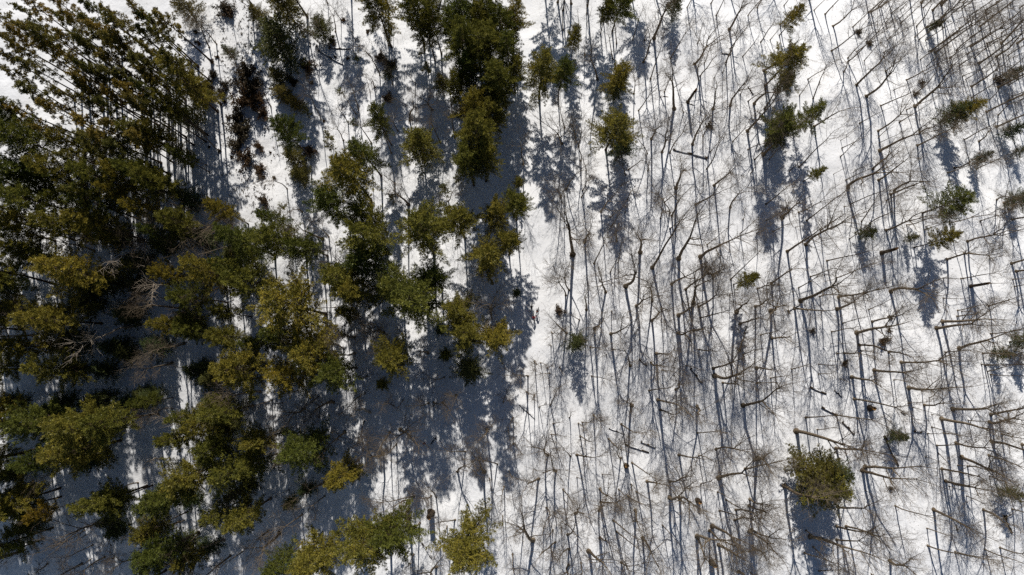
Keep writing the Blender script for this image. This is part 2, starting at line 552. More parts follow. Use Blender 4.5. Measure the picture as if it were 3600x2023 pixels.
# ------------------------------------------------------------------ ground: one sheet, fine inside the picture, coarse to the horizon
TRAIL = [(1838, -260), (1838, 0), (1842, 150), (1862, 330), (1885, 500), (1900, 700), (1905, 850), (1893, 1000), (1872, 1120), (1835, 1230), (1770, 1310), (1690, 1370), (1590, 1430), (1480, 1480), (1350, 1500), (1230, 1520), (1100, 1530)]
FOOT = [tp('34', *q) for q in ((860, 40), (880, 140), (930, 240), (1040, 340), (1100, 450), (1170, 570), (1230, 690), (1290, 780), (1400, 920), (1480, 1030))]
def poly_world(pts, n=160):
    w = np.array([ground_at(*p)[:2] for p in pts])
    # Catmull-Rom
    out = []
    for i in range(len(w) - 1):
        p0 = w[max(i - 1, 0)]; p1 = w[i]; p2 = w[i + 1]; p3 = w[min(i + 2, len(w) - 1)]
        m = max(4, n // (len(w) - 1))
        for t in np.linspace(0, 1, m, endpoint=False):
            out.append(.5 * ((2 * p1) + (-p0 + p2) * t + (2 * p0 - 5 * p1 + 4 * p2 - p3) * t * t + (-p0 + 3 * p1 - 3 * p2 + p3) * t ** 3))
    out.append(w[-1])
    return np.array(out)
trail_w = poly_world(TRAIL)
foot_w = poly_world(FOOT, 90)
def dist_to(poly, X, Y):
    D = np.full(X.shape, 1e9)
    for a in poly:
        D = np.minimum(D, (X - a[0]) ** 2 + (Y - a[1]) ** 2)
    return np.sqrt(D)
xs = np.concatenate([[-1500, -900, -500, -320, -220, -160], np.arange(-125, 135.1, .5), [160, 220, 320, 500, 900, 1500]])
ys = np.concatenate([[-1500, -900, -500, -300, -180, -100], np.arange(-60, 100.1, .5), [130, 180, 300, 500, 900, 1500]])
X, Y = np.meshgrid(xs, ys)
fade = np.exp(-(np.maximum(0, np.hypot(X, Y) - 170) / 120) ** 2)
Z = hills(np.clip(X, -160, 170), np.clip(Y, -120, 150))
near = (np.abs(X) < 130) & (Y > -62) & (Y < 102)
dt = np.full(X.shape, 50.0); df = np.full(X.shape, 50.0)
dt[near] = dist_to(trail_w, X[near], Y[near]); df[near] = dist_to(foot_w, X[near], Y[near])
rg0 = np.random.default_rng(11)
Z += np.where(near, rg0.normal(0, .012, X.shape), 0)
Z -= .10 * np.exp(-(dt / 2.6) ** 4)
Z -= .16 * np.exp(-(df / .55) ** 2)
V = np.stack([X, Y, Z], -1).reshape(-1, 3)
ny, nx = X.shape
ii = (np.arange(ny - 1)[:, None] * nx + np.arange(nx - 1)[None, :]).reshape(-1, 1)
Fq = np.concatenate([ii, ii + 1, ii + 1 + nx, ii + nx], 1)
ground = single('snow_ground', mesh_np('snow_ground', V, Fq, M['snow'], True), (0, 0, 0), kind='structure',
                label='snow covered forest floor under bare trees and pines')
def gz(x, y):
    return float(hills(x, y))

# the packed trail: a strip laid just above the snow
tv, tf = [], []
nrm = np.gradient(trail_w, axis=0); nrm /= np.linalg.norm(nrm, axis=1)[:, None]
nrm = np.stack([-nrm[:, 1], nrm[:, 0]], 1)
prof = np.linspace(-1, 1, 9)
for i, (p, nn) in enumerate(zip(trail_w, nrm)):
    frac = i / len(trail_w)
    hw = (2.2 if frac < .6 else 2.2 - 1.5 * min(1, (frac - .6) / .2)) * (1 + .10 * math.sin(i * .35) + .06 * math.sin(i * .9))
    for j, q in enumerate(prof):
        x, y = p + nn * q * hw
        d0 = abs(q * hw)
        zt = gz(x, y) - .10 * math.exp(-(d0 / 2.6) ** 4) + .012
        zt -= .035 * (math.exp(-((q - .35) / .14) ** 2) + math.exp(-((q + .3) / .14) ** 2))
        if j in (0, 8):
            zt -= .07
        tv.append((x, y, zt))
m = len(trail_w)
ii = (np.arange(m - 1)[:, None] * 9 + np.arange(8)[None, :]).reshape(-1, 1)
single('snow_trail', mesh_np('snow_trail', tv, np.concatenate([ii, ii + 1, ii + 10, ii + 9], 1), M['packed'], True), (0, 0, 0), kind='structure',
       label='packed snow trail running down between the pines and bare trees')

# ------------------------------------------------------------------ the trees seen in the photograph
# bare trees per tile: base u, v, size 1-5 (, u, v where the trunk divides)
BARE = {
'14': [(92,190,3),(120,45,2),(15,305,2),(480,385,3,700,200),(345,80,2),(430,110,4,520,0),(490,200,4,640,80),(570,545,4,650,440),(600,440,3),(600,470,3,870,170),(670,390,3),(725,460,3,840,350),(665,645,4,890,430),(740,730,5,930,540),(885,540,3,1000,430),(1045,605,3,1250,500),(950,680,2,1050,620),(1110,710,3),(1105,805,5,1340,640),(850,800,3,1050,690),(1040,830,2,1200,740),(830,990,4,1000,860),(690,930,2,850,820),(990,925,2,1150,850),(1140,1000,4,1280,960),(840,1140,5,1080,1010),(1125,1100,4,1340,990),(835,1080,2),(835,1035,2),(545,1185,2,700,1060),(555,1120,2),(590,1020,1),(545,1060,1),(300,600,2,430,480),(240,720,2),(340,745,3,430,570),(350,955,4,540,830),(10,1205,3,100,1110),(70,630,2),(235,1260,3,480,1040),(160,1295,2),(70,1300,1),(495,1315,1),(585,1360,2,770,1230),(600,1410,5,790,1280),(790,1275,4,930,1160),(835,1360,4,1000,1260),(660,1280,1),(645,1300,1),(700,1390,2),(950,1440,5,1100,1310),(1275,465,2),(1195,505,2),(1290,580,2),(1405,1270,4,1560,1190),(1570,1280,3),(1355,1305,3),(1480,1055,3,1700,960),(1590,1070,4,1740,980),(1720,960,4),(1735,870,4,1860,800),(1670,755,3,1800,660),(1560,440,3,1700,320),(1700,600,4,1850,510),(1380,430,2),(1140,300,2),(1210,390,2),(870,395,2),(900,300,2),(640,205,3),(1000,180,3),(930,100,3),(850,60,3),(760,100,3),(1170,60,3),(1240,80,4),(1300,30,4),(1380,110,3),(1440,215,3),(1520,120,3),(1600,200,4),(1650,330,3),(1530,280,3),(1760,250,3),(1830,150,3),(1880,330,4),(1900,60,3),(1470,20,3),(1720,20,3),(1640,80,4),(1120,200,3),(1320,320,4),(1420,380,3),(1810,420,3),(1880,560,3),(1310,180,2),(1200,250,3),(1150,450,3),(1260,400,4),(1500,360,3),(1590,480,4),(1760,330,4),(1440,500,3),(1490,600,3),(1180,560,2),(1240,700,3),(1530,740,3),(1820,640,3),(1900,760,3)],
'24': [(105,190,5,210,40),(230,155,3,400,60),(295,215,3,560,30),(40,300,2,150,240),(205,265,1),(145,450,4,370,320),(285,395,4,540,250),(395,290,3),(625,90,3,800,0),(575,110,2),(925,20,4),(895,65,3,1040,0),(705,225,3,820,120),(770,235,3,960,150),(890,290,4,1110,190),(1045,250,3,1230,190),(1190,260,2),(1180,285,2),(895,325,1),(615,355,2),(655,310,2),(445,520,3,650,460),(515,650,3,700,580),(320,640,3),(230,725,3,330,680),(105,780,2),(245,820,5,520,690),(390,790,3),(530,795,4,740,690),(640,780,3,900,720),(715,775,2),(630,815,1),(520,885,5,680,850),(925,750,5,1120,670),(1350,510,4,1600,430),(1480,465,4,1660,420),(1505,375,4),(1670,505,3,1800,480),(1840,540,4),(1875,600,4),(1840,210,4),(1815,135,5,1930,80),(1780,85,4),(1725,60,4,1800,25),(1370,235,3),(1600,220,2),(1540,190,2),(1455,655,3,1680,610),(1320,650,2),(1680,690,2),(1845,660,2),(1855,715,2),(1320,800,2,1450,790),(1430,895,3,1600,860),(1665,860,4,1850,830),(1425,940,4,1580,925),(1315,980,5,1580,945),(1270,1030,5,1530,1005),(1460,900,2),(785,980,4,960,915),(760,890,2,900,860),(565,990,2,730,940),(670,1062,5,960,1013),(480,1055,3,640,1040),(690,1155,4,990,1140),(910,1210,3,1120,1195),(520,1220,2),(575,1217,4,720,1210),(700,1195,2),(470,1145,1),(555,1145,1),(465,1275,1),(380,1300,2,470,1300),(180,1340,2,290,1350),(380,1375,3,470,1370),(545,1408,2,620,1410),(635,1400,5,810,1410),(800,1345,5,1010,1352),(1005,1285,4,1300,1280),(950,1420,3,1080,1440),(30,1105,4,170,1105),(200,880,4,400,885),(20,895,5,150,810),(25,690,4,190,580),(1440,1180,5,1700,1110),(1335,1210,3,1530,1205),(1620,1220,3),(1680,1070,3,1900,1055),(1300,1275,3),(1610,1300,2),(1640,1310,3),(1655,1355,3,1800,1320),(1680,1378,2,1880,1370),(20,1405,3,150,1400),(1220,920,1)],
'34': [(1060,35,5,1340,55),(1160,60,3,1260,70),(1215,110,3,1300,90),(650,118,4,900,140),(1180,165,4,1390,190),(1395,195,5,1700,185),(1060,150,2,1200,155),(1090,180,2),(285,258,3,500,268),(515,240,3,740,260),(1310,270,5,1600,305),(1510,280,3,1650,290),(1680,235,5,1930,215),(1670,295,5,1931,325),(1235,330,3,1400,350),(1325,375,3,1500,400),(1205,380,2),(1750,275,3),(1765,385,4,1900,410),(1690,445,5,1931,490),(1915,465,4),(1415,450,4,1640,500),(1275,470,3,1500,500),(1230,235,1),(1090,265,1),(1020,285,1),(215,360,5,560,405),(370,350,2),(515,490,4,740,540),(425,495,1),(735,630,5,980,655),(715,660,5,960,750),(1460,560,5,1740,650),(1310,645,4,1590,710),(1665,545,4,1900,595),(1190,555,2,1270,580),(1285,525,2,1390,590),(1430,620,2),(1505,625,3),(1340,740,4,1600,830),(1405,765,3),(1365,775,2),(1670,700,3,1800,750),(1290,720,1),(125,775,5,370,860),(1495,850,3,1620,900),(1250,955,5,1530,1060),(1625,955,4,1900,1050),(1845,950,3),(1905,890,3),(735,805,2,800,830),(960,925,3,1200,1000),(530,935,4,760,1020),(520,1080,4,760,1150),(590,1080,4,860,1160),(320,1155,5,600,1240),(520,1180,4,740,1240),(340,1235,3,470,1300),(275,1280,3,480,1370),(285,1110,3),(1200,1095,3,1340,1140),(1205,1225,3,1540,1310),(1750,1240,4,1920,1300),(1640,1255,3),(920,1340,5,1120,1440),(780,1440,3),(385,1415,3,520,1448),(1410,1270,3)],
'13': [(345,20,4),(445,30,4),(680,60,4,705,0),(385,230,2,330,30),(505,215,2),(565,185,1),(565,105,2),(760,450,3,745,280),(790,330,2,800,130),(670,175,2),(910,300,2,960,90),(1070,290,5,1140,60),(990,470,4,1050,310),(1000,305,2),(645,600,4,620,430),(550,425,2),(1410,610,3,1385,490),(1380,485,4,1480,300),(1420,575,3,1520,420),(1450,480,2),(1525,590,2),(1615,470,3,1730,240),(1590,550,2),(1640,225,5,1710,60),(1645,370,3,1740,200),(1195,440,3,1290,280),(1045,595,3,1100,400),(920,710,3,940,610),(955,835,3,1040,690),(1150,695,3,1200,600),(1220,820,5,1235,600),(1295,850,2,1240,760),(1265,680,1),(1515,825,4,1560,700),(1645,800,5,1725,670),(1825,785,5,1930,640),(1780,765,2),(1725,715,2),(1905,820,4),(1900,535,4),(1740,430,2),(1875,320,3),(1050,1050,4,1110,920),(1130,1150,4,1155,980),(1190,1155,3,1280,940),(1360,1090,4,1400,950),(1440,1030,3,1490,940),(1495,1150,2),(1470,1275,3,1600,1120),(1665,1070,3,1760,950),(1775,990,4,1930,800),(1780,1130,3,1860,1060),(1830,1205,3,1930,1100),(1895,1165,5),(1830,880,2),(1690,950,1),(1525,1400,4,1620,1240),(1235,1420,5,1300,1270),(1025,1290,3,1060,1200),(880,1280,3),(1020,1160,3,1000,1050),(520,1215,3),(375,1085,4,330,960),(395,965,3,370,850),(485,1040,3,485,920),(505,1100,3,520,980),(535,1440,3),(410,1430,3),(855,1320,3,750,1270),(820,1400,2),(85,1240,3,90,1100),(1800,1310,2),(505,750,1),(440,620,3,430,520),(560,1290,2),(1500,30,3),(1400,330,2),(1100,90,2),(1320,60,3),(1540,120,3),(1780,120,3),(1850,60,3)],
'12': [(600,240,3,570,110),(540,25,2),(410,350,3,400,200),(895,660,3,870,560),(935,570,3),(1030,640,3,1020,560),(1000,345,3),(860,690,2),(775,830,3,740,700),(695,925,3,650,830),(755,860,2),(660,1060,3,600,960),(490,905,3,450,800),(1070,990,3,1050,880),(1160,910,4,1150,740),(1020,1155,3,1020,1080),(1050,1385,2),(1330,830,4,1290,740),(1480,870,3,1460,720),(1270,400,3,1260,240),(1250,405,2),(1335,345,2),(1205,635,2),(110,805,2),(235,1425,3,170,1330),(750,310,2),(1390,1080,3),(1500,1040,3),(640,150,2),(480,330,2),(1420,1230,2),(870,1080,3)],
'22': [(350,150,3,310,90),(550,340,3,470,260),(1150,95,4),(1160,60,2),(1785,690,4),(1775,880,4),(745,1095,4),(1295,1215,4),(745,1220,3),(965,1060,4),(840,1385,3),(1420,1400,3),(560,1090,3,500,1040),(1110,1080,2),(1300,850,3),(940,1050,3),(1450,70,3,1470,0),(1380,70,2),(520,1030,3,440,1000),(660,1180,3,560,1130),(290,1110,3,230,1090)],
'32': [(370,190,4,250,220),(570,130,3,470,170),(785,100,3,720,150),(825,75,3),(1040,170,3),(1110,125,2),(860,215,3,780,220),(815,290,3,790,370),(670,370,4,590,450),(960,530,4,910,620),(1010,370,3,940,470),(1060,460,3),(1090,350,4,1130,365),(1300,150,3,1260,170),(1340,145,3,1330,200),(1410,150,3,1440,210),(1510,90,3),(1720,665,4,1580,400),(1820,610,3,1750,530),(1580,515,3,1470,490),(1520,665,4,1520,590),(1740,345,4,1735,300),(1900,330,2),(1865,140,3,1870,110),(1190,855,3,1000,880),(1155,880,4,1000,890),(1160,900,2,1100,970),(1320,850,3,1240,870),(1360,860,3,1290,700),(520,750,4,420,800),(520,850,3,440,930),(350,990,3,200,1080),(180,1130,5,20,1280),(570,1215,4,500,1270),(1235,1055,3,1110,1180),(1500,1030,3,1400,1050),(1860,1000,2,1830,1050),(1870,780,3,1860,860),(1760,715,2),(1780,725,2),(1190,1290,2,1150,1390),(1165,1360,2),(1440,1075,2),(1390,1230,2),(1360,1385,4,1320,1448),(1905,660,2),(260,420,3,200,480),(120,130,3,0,180),(470,100,3,380,150)],
'33': [(110,65,3),(170,90,2),(205,180,2,235,190),(310,305,2,440,210),(290,165,3,320,110),(435,260,2,480,240),(530,295,3,570,305),(500,300,2),(515,400,3,570,435),(615,240,3),(8,260,3),(10,455,3,45,480),(270,540,4,240,460),(295,385,2,350,380),(900,165,5,910,120),(1035,55,3,1140,30),(1100,125,4,1270,160),(1235,45,4,1330,30),(1120,200,4,1220,250),(825,310,3,910,385),(1395,175,4,1490,240),(1745,165,5,1930,160),(1400,375,3,1490,385),(1540,495,4,1740,510),(1260,540,4,1400,540),(1410,545,3,1530,545),(1850,565,5,1930,560),(1560,710,5,1720,680),(1760,645,4,1930,665),(1190,740,4,1310,660),(1020,740,4,1110,790),(905,600,3,1060,680),(730,420,3,800,470),(820,490,2),(820,565,3,720,560),(900,760,2),(680,690,2,740,720),(665,795,4,750,850),(670,895,4,800,970),(805,800,3,870,850),(935,815,2,1020,870),(875,850,3,1000,920),(930,955,4,1020,1050),(655,960,4,650,990),(765,1035,3,890,1140),(790,1120,3,910,1220),(665,1165,4,780,1200),(985,1165,4,1090,1290),(580,1265,5,680,1320),(825,1350,4,900,1405),(520,1355,3,530,1440),(1190,860,5,1320,940),(1265,865,5,1350,910),(1550,820,2,1680,870),(1615,880,3,1740,930),(1690,955,4,1840,975),(1565,960,3,1680,960),(1795,875,4,1931,905),(1790,925,4),(1680,1030,4,1850,1040),(1510,1075,5,1660,1130),(1490,1110,4,1600,1170),(1395,1150,5,1480,1190),(1560,1220,5,1740,1330),(1425,760,3,1510,720),(1810,1105,4,1930,1140),(1790,1120,4,1931,1200),(1820,1250,4,1931,1300),(1710,1420,4,1770,1448),(1800,1430,3),(1400,1170,4,1510,1270),(1135,1070,2,1210,1130),(950,1185,1),(155,1180,5,150,1140),(420,1140,4,440,1120),(430,1250,4,360,1210),(325,1200,3,170,1225),(475,980,4,470,900),(200,720,4,90,750),(330,660,4,320,630),(260,940,3),(490,710,2),(440,550,3,350,430),(490,540,4,590,550),(385,800,3),(240,1085,2),(90,1070,3,50,1120),(295,1270,2),(425,1370,4,430,1448),(390,870,2),(310,1105,2),(375,1090,2),(5,1290,3),(1130,1330,1)],
'23': [(370,45,3,340,0),(395,35,3),(525,40,3),(458,470,5,462,240),(550,380,4,590,290),(580,435,1),(620,540,3,690,390),(740,190,2,860,60),(750,260,2,830,150),(670,150,3,740,50),(855,155,2),(870,60,3),(720,310,1),(790,370,3,830,300),(800,535,2,850,440),(740,605,2,750,480),(705,755,4,680,670),(855,710,5,930,600),(965,455,5,980,330),(1060,570,4,1250,370),(1120,200,3,1150,140),(1190,160,3,1195,80),(1205,180,4,1280,70),(1195,275,2,1280,210),(1150,80,3),(1385,95,4,1510,0),(1645,115,4,1660,20),(1720,315,3,1810,270),(1845,310,3,1930,270),(1745,210,2,1790,150),(1255,500,5,1370,330),(1420,490,5,1600,370),(1470,400,2,1600,220),(1310,735,4,1410,600),(1205,695,4,1320,600),(1380,720,3,1500,640),(1515,630,4,1620,540),(1440,650,3,1510,580),(1650,660,3,1800,520),(1645,770,2),(1055,820,4,1070,720),(935,860,4,990,800),(1125,885,3,1180,850),(1055,970,4,1130,930),(1255,930,5,1330,870),(1365,835,5,1420,720),(1420,950,3,1580,900),(1410,865,4,1550,790),(1690,905,5,1750,880),(1720,995,4,1870,960),(1850,730,4,1930,700),(1835,865,4,1930,820),(1920,215,3),(1915,95,3),(560,890,4,575,780),(620,1030,4,640,930),(745,1070,4,800,1030),(750,900,2,720,930),(1250,1065,4,1320,1050),(1370,1045,4,1470,1045),(405,780,3,330,680),(430,740,3,400,620),(510,965,2,440,900),(410,1065,4,330,1010),(300,1060,3),(295,1160,2),(265,1330,2),(170,1280,3),(215,1290,2),(285,1370,3),(360,1320,2),(120,1390,3),(590,1170,3),(600,1390,3),(890,1310,4,870,1260),(1090,1220,4,1150,1215),(1050,1290,4,1110,1300),(1130,1345,3),(715,1225,1,650,1255),(760,1190,2,790,1215),(930,1070,2),(1410,1190,3,1510,1180),(1520,1330,4,1660,1260),(1530,1385,5,1700,1375),(1715,1195,4,1800,1160),(1745,1230,3,1840,1190),(1845,1330,4,1930,1310),(1590,1440,4),(1700,1405,3),(1310,1310,2),(1850,1440,3),(1875,1080,3)],
# dark stand on the left: crowns of bare trees that catch the sun
'21': [(1010,470,5,860,520),(1690,200,4,1480,310),(1500,140,3,1340,110),(560,880,4,200,900),(1060,1000,4,760,1130),(1140,830,3,1000,840),(1490,900,3,1330,930),(1390,1145,4,1180,1190),(1300,1290,4,1130,1340),(1350,690,3,1570,720),(1270,560,3),(1180,780,3,1060,760),(1460,420,3,1360,350),(1500,890,2),(1410,375,2),(890,220,2),(960,200,3,770,110),(330,100,3,160,20),(960,320,3,820,270)],
'31': [(1210,570,5,1130,600),(1300,190,3,1180,160),(1620,280,4,1400,330),(280,830,3,120,890),(130,820,2),(330,1170,4,100,1260),(1040,750,4,920,780),(1330,1090,3,1240,1150),(1690,1180,4,1420,1330),(1740,1300,4,1560,1448),(1830,1270,3,1700,1360),(100,530,3),(160,100,3,40,110),(130,210,4,0,220),(360,1360,4,300,1430),(680,1330,3,540,1400),(790,1310,4,620,1410),(480,640,3),(900,1080,4,760,1160),(640,1110,3,480,1190),(1500,200,2),(700,1220,3,560,1300),(1200,240,3,1060,260),(240,130,3,60,160)],
'11': [(1635,335,3),(1580,360,4,1500,250),(1100,1440,3),(1650,1140,3,1520,1010),(1560,1245,2),(1830,610,3,1760,480),(1740,90,3,1700,0),(1420,960,3,1300,850),(1880,60,2)],
}
OFFTOP = [(2300, -60, 4), (2420, -140, 5), (2560, -50, 4), (2700, -120, 4), (2830, -60, 5), (2960, -150, 4), (3100, -70, 4), (3250, -130, 4), (3400, -60, 4), (3540, -130, 4), (2180, -130, 3), (2060, -70, 4), (1980, -160, 4), (1330, -60, 3)]

V5 = [gen_bare(100 + i, 20, .55, s, f, c) for i, (s, f, c) in enumerate([(1.1, .45, .035), (1.35, .40, .05), (.95, .5, .025), (1.2, .42, .06), (1.0, .52, .03), (1.25, .46, .045)])]
V4 = [gen_bare(120 + i, 18, .38, s, f, c) for i, (s, f, c) in enumerate([(1.0, .5, .03), (.8, .58, .02), (1.25, .44, .05), (1.05, .52, .06), (1.15, .48, .035), (.9, .55, .025), (1.3, .4, .045)])]
V3 = [gen_bare(140 + i, 14, .23, s, f, c, .8) for i, (s, f, c) in enumerate([(.9, .5, .03), (.75, .6, .025), (1.15, .45, .055), (1.0, .55, .045), (.8, .62, .02), (.85, .52, .035)])]
V2 = [gen_sapling(160 + i, 9, .17, c) for i, c in enumerate((.02, .035, .05, .03))]
V1 = [gen_sapling(170 + i, 5.5, .11, c, .7) for i, c in enumerate((.03, .05, .04))]
VD = [gen_bare(190 + i, 19, .42, 1.3, .55, .08, .8, True) for i in range(2)]
NOM = {5: 20.0, 4: 18.0, 3: 14.0, 2: 9.0, 1: 5.5}
POOL = {5: V5, 4: V4, 3: V3, 2: V2, 1: V1}
SIZEWORD = {5: 'thick-trunked', 4: 'sturdy', 3: 'slender', 2: 'thin', 1: 'whip-thin'}

rb = random.Random(5)
def add_bare(bx, by, size, tip=None, dead=False):
    x, y, z = ground_at(bx, by)
    hn = NOM[size] * rb.uniform(.86, 1.14)
    lx, ly = rb.gauss(0, .03), rb.gauss(0, .03)
    if tip is not None:
        best = None
        for f in np.linspace(.6, 1.3, 15):
            hh = NOM[size] * f
            zc = .55 * hh
            tx, ty = unproject(tip[0], tip[1], z + zc)
            sx, sy = (tx - x) / zc, (ty - y) / zc
            cost = math.hypot(sx, sy) + .25 * abs(f - 1)
            if best is None or cost < best[0]:
                best = (cost, hh, sx, sy)
        _, hn, lx, ly = best
        L = math.hypot(lx, ly)
        if L > .28:
            lx *= .28 / L; ly *= .28 / L
    ax = Vector((lx, ly, 1)).normalized()
    q = Vector((0, 0, 1)).rotation_difference(ax) @ Quaternion((0, 0, 1), rb.uniform(0, 6.283))
    k = hn / NOM[size]
    w = k ** .5 * rb.uniform(.88, 1.12)
    pool = VD if dead else POOL[size]
    nm = 'bare_sapling' if size <= 2 else ('dead_tree' if dead else ('young_bare_tree' if size == 3 else 'bare_tree'))
    o = place(nm, rb.choice(pool), (x, y, z - .03), q, (w, w, k if not dead else hn / 19),
              'sapling' if size <= 2 else 'tree',
              'leafless saplings among the bare trees' if size <= 2 else 'leafless trees standing in the snow')
    THINGS.append((o, bx, by, SIZEWORD[size] + (' dead tree' if dead else (' bare sapling' if size <= 2 else ' bare tree'))))
    return o
DEAD = {('21', 0), ('21', 2), ('21', 4), ('21', 9), ('31', 0), ('31', 2), ('32', 6), ('22', 8)}
for t, rows in BARE.items():
    for i, r in enumerate(rows):
        tip = tp(t, r[3], r[4]) if len(r) > 3 else None
        bx, by = tp(t, r[0], r[1])
        add_bare(bx, by, r[2], tip, (t, i) in DEAD)
for r in OFFTOP:
    add_bare(*r)
rc = random.Random(41)                     # the crowded far corner of the slope
for i in range(64):
    cx_, cy_ = 3040 + (i % 8) * 74 + rc.uniform(-30, 30), -30 + (i // 8) * 58 + rc.uniform(-24, 24)
    if (cx_ - 3000) * .75 > cy_ - 60:
        add_bare(cx_, cy_, rc.choice((2, 4, 2, 3, 4)))
# more thin poles and trees in the shade of the left stand
for i in range(90):
    cx_, cy_ = rc.uniform(60, 1300), rc.uniform(780, 2000)
    if cx_ < 1250 - (cy_ - 1250) * .3:
        add_bare(cx_, cy_, rc.choice((2, 2, 4, 2, 4)))

# pines: crown centre in the 2576 px wide view, crown radius there, kind (w white pine, y young cone, f dark fir, b olive-brown cedar)
K = 3600.0 / 2576.0
PINES = [
 (1140,62,40,'w'),(1232,100,42,'w'),(1240,182,40,'w'),(1176,182,38,'w'),(1222,22,40,'w'),(1292,38,36,'w'),(1146,212,34,'w'),(1182,275,40,'w'),(1232,300,40,'w'),(1296,170,30,'w'),(1250,240,34,'w'),(1075,75,32,'w'),(1215,400,42,'w'),
 (382,470,44,'w'),(300,425,44,'w'),(180,360,42,'w'),(110,430,48,'w'),(20,310,40,'w'),(440,560,40,'w'),(300,600,46,'f'),(420,620,36,'f'),(520,600,38,'f'),(350,660,44,'f'),(480,500,40,'f'),(250,380,36,'w'),(560,660,36,'w'),(640,640,34,'f'),(470,300,38,'f'),(400,340,38,'w'),
 (945,15,45,'w'),(1040,15,45,'w'),(1090,45,38,'w'),(1160,15,46,'w'),(1160,110,48,'w'),(1205,135,50,'w'),(1262,55,42,'w'),(1285,115,42,'w'),(1272,190,44,'w'),(1195,60,36,'w'),(1110,212,24,'y'),(1200,345,52,'w'),(1212,262,38,'f'),(1180,410,44,'w'),
 (1055,372,60,'y'),(915,380,46,'w'),(950,302,28,'w'),(870,432,58,'w'),(820,510,50,'w'),(745,400,30,'b'),(720,332,36,'w'),(715,240,30,'b'),(748,262,24,'b'),(760,445,26,'b'),
 (700,120,66,'b'),(722,28,60,'b'),(810,78,34,'b'),(475,30,36,'b'),(582,135,20,'f'),(700,200,28,'b'),(650,40,30,'b'),
 (440,190,62,'w'),(500,225,44,'b'),(430,270,36,'w'),
 (930,540,40,'w'),(920,595,60,'w'),(925,655,46,'w'),(1060,590,64,'w'),(1155,560,44,'w'),(1225,625,46,'w'),(1250,535,38,'w'),(1300,515,36,'w'),(1305,458,18,'y'),(1280,610,34,'w'),(765,610,40,'w'),(692,600,52,'w'),(680,540,28,'w'),(615,690,50,'w'),(595,600,50,'w'),(545,522,30,'w'),(722,765,74,'w'),(850,680,56,'w'),(902,722,46,'w'),(1040,742,72,'w'),(1090,700,40,'w'),(975,735,46,'w'),(868,785,24,'w'),(1160,790,44,'w'),(1170,830,44,'w'),(1120,892,22,'y'),(1108,830,20,'f'),(985,892,44,'w'),(1182,930,42,'f'),(1245,842,44,'w'),(1300,740,16,'f'),(962,968,20,'y'),(775,890,58,'w'),(842,928,44,'w'),(712,940,44,'w'),(620,930,58,'w'),(570,850,36,'w'),(560,785,30,'w'),(690,852,40,'w'),(640,860,30,'w'),
 (410,815,36,'w'),(482,832,40,'w'),(500,680,52,'w'),(480,742,40,'w'),(432,690,30,'w'),(380,590,30,'w'),(160,690,70,'w'),(105,800,56,'w'),(125,925,46,'w'),(30,870,46,'w'),(60,630,44,'w'),(230,560,58,'w'),(150,570,56,'w'),(90,500,58,'w'),(60,350,64,'w'),(35,430,52,'w'),(140,420,48,'w'),(240,440,48,'w'),(350,420,42,'w'),(335,350,40,'w'),(450,385,28,'w'),(350,520,34,'w'),(215,500,46,'w'),(30,560,46,'w'),(400,455,28,'w'),(300,490,36,'w'),(290,700,44,'f'),(230,760,44,'f'),(330,790,40,'f'),(200,860,44,'f'),(290,870,38,'f'),(270,930,36,'f'),(20,720,46,'f'),
 (110,1050,58,'w'),(205,1070,68,'w'),(272,1060,52,'w'),(170,1135,58,'w'),(235,1150,54,'f'),(112,1290,26,'g'),(230,1270,54,'w'),(285,1255,38,'w'),(85,1175,40,'w'),(350,1010,26,'w'),(500,1060,44,'w'),(545,1035,48,'w'),(452,1050,34,'w'),(430,1105,40,'w'),(540,1120,44,'w'),(640,1110,38,'w'),(482,1190,58,'w'),(430,1235,54,'w'),(562,1190,48,'w'),(625,1170,36,'w'),(392,1270,34,'w'),(380,1330,34,'w'),(600,1300,48,'w'),(545,1290,36,'w'),(395,1395,58,'w'),(465,1415,30,'w'),(48,1235,32,'f'),(20,1290,40,'w'),(300,1330,34,'f'),
 (750,1130,54,'w'),(850,1190,42,'w'),(893,1190,28,'y'),(730,1265,22,'y'),(770,1418,66,'w'),(690,1425,36,'w'),(922,1370,66,'w'),(985,1345,52,'w'),(1175,1390,68,'w'),(800,1100,26,'f'),(770,1230,26,'f'),
 (1365,168,48,'w'),(1415,188,32,'w'),(1448,95,22,'w'),(1562,8,38,'w'),(1525,32,22,'w'),(1562,185,34,'w'),(1550,232,32,'f'),(1548,322,48,'w'),(1565,372,38,'f'),(1700,18,34,'f'),(2005,35,24,'w'),(1985,150,44,'w'),(1972,212,28,'f'),(2048,285,30,'w'),(1985,315,42,'w'),(1950,345,26,'f'),(2065,430,18,'w'),(1450,866,34,'f'),(2180,586,21,'f'),(2415,502,40,'w'),(2372,602,26,'w'),(2290,600,15,'f'),(1885,702,24,'w'),(2035,1180,62,'b'),(2080,1235,64,'y'),(2100,1195,48,'f'),(2255,1096,22,'f'),(2400,290,42,'f'),(2450,268,26,'w'),(2560,505,28,'f'),(2545,330,28,'f'),(2575,860,36,'f'),(2520,890,22,'f'),(2542,1240,26,'f'),(2470,400,22,'f'),(2545,190,22,'f'),(2350,65,14,'f'),(2565,380,18,'f'),
]
PINE_OFF = [(930,-120,50,'w'),(1050,-90,50,'w'),(1180,-110,50,'w'),(1500,-90,40,'w'),(1430,-60,36,'w'),(1610,-120,40,'w'),(700,-80,50,'w'),(1380,-150,44,'w'),(830,-140,40,'w'),(560,-90,40,'w')]
ro = random.Random(17)
PINE_OFF += [(-30 - 95 * (i % 3) + ro.uniform(-25, 25), 430 + i * 40 + ro.uniform(-20, 20), ro.uniform(46, 66), 'w') for i in range(27)]
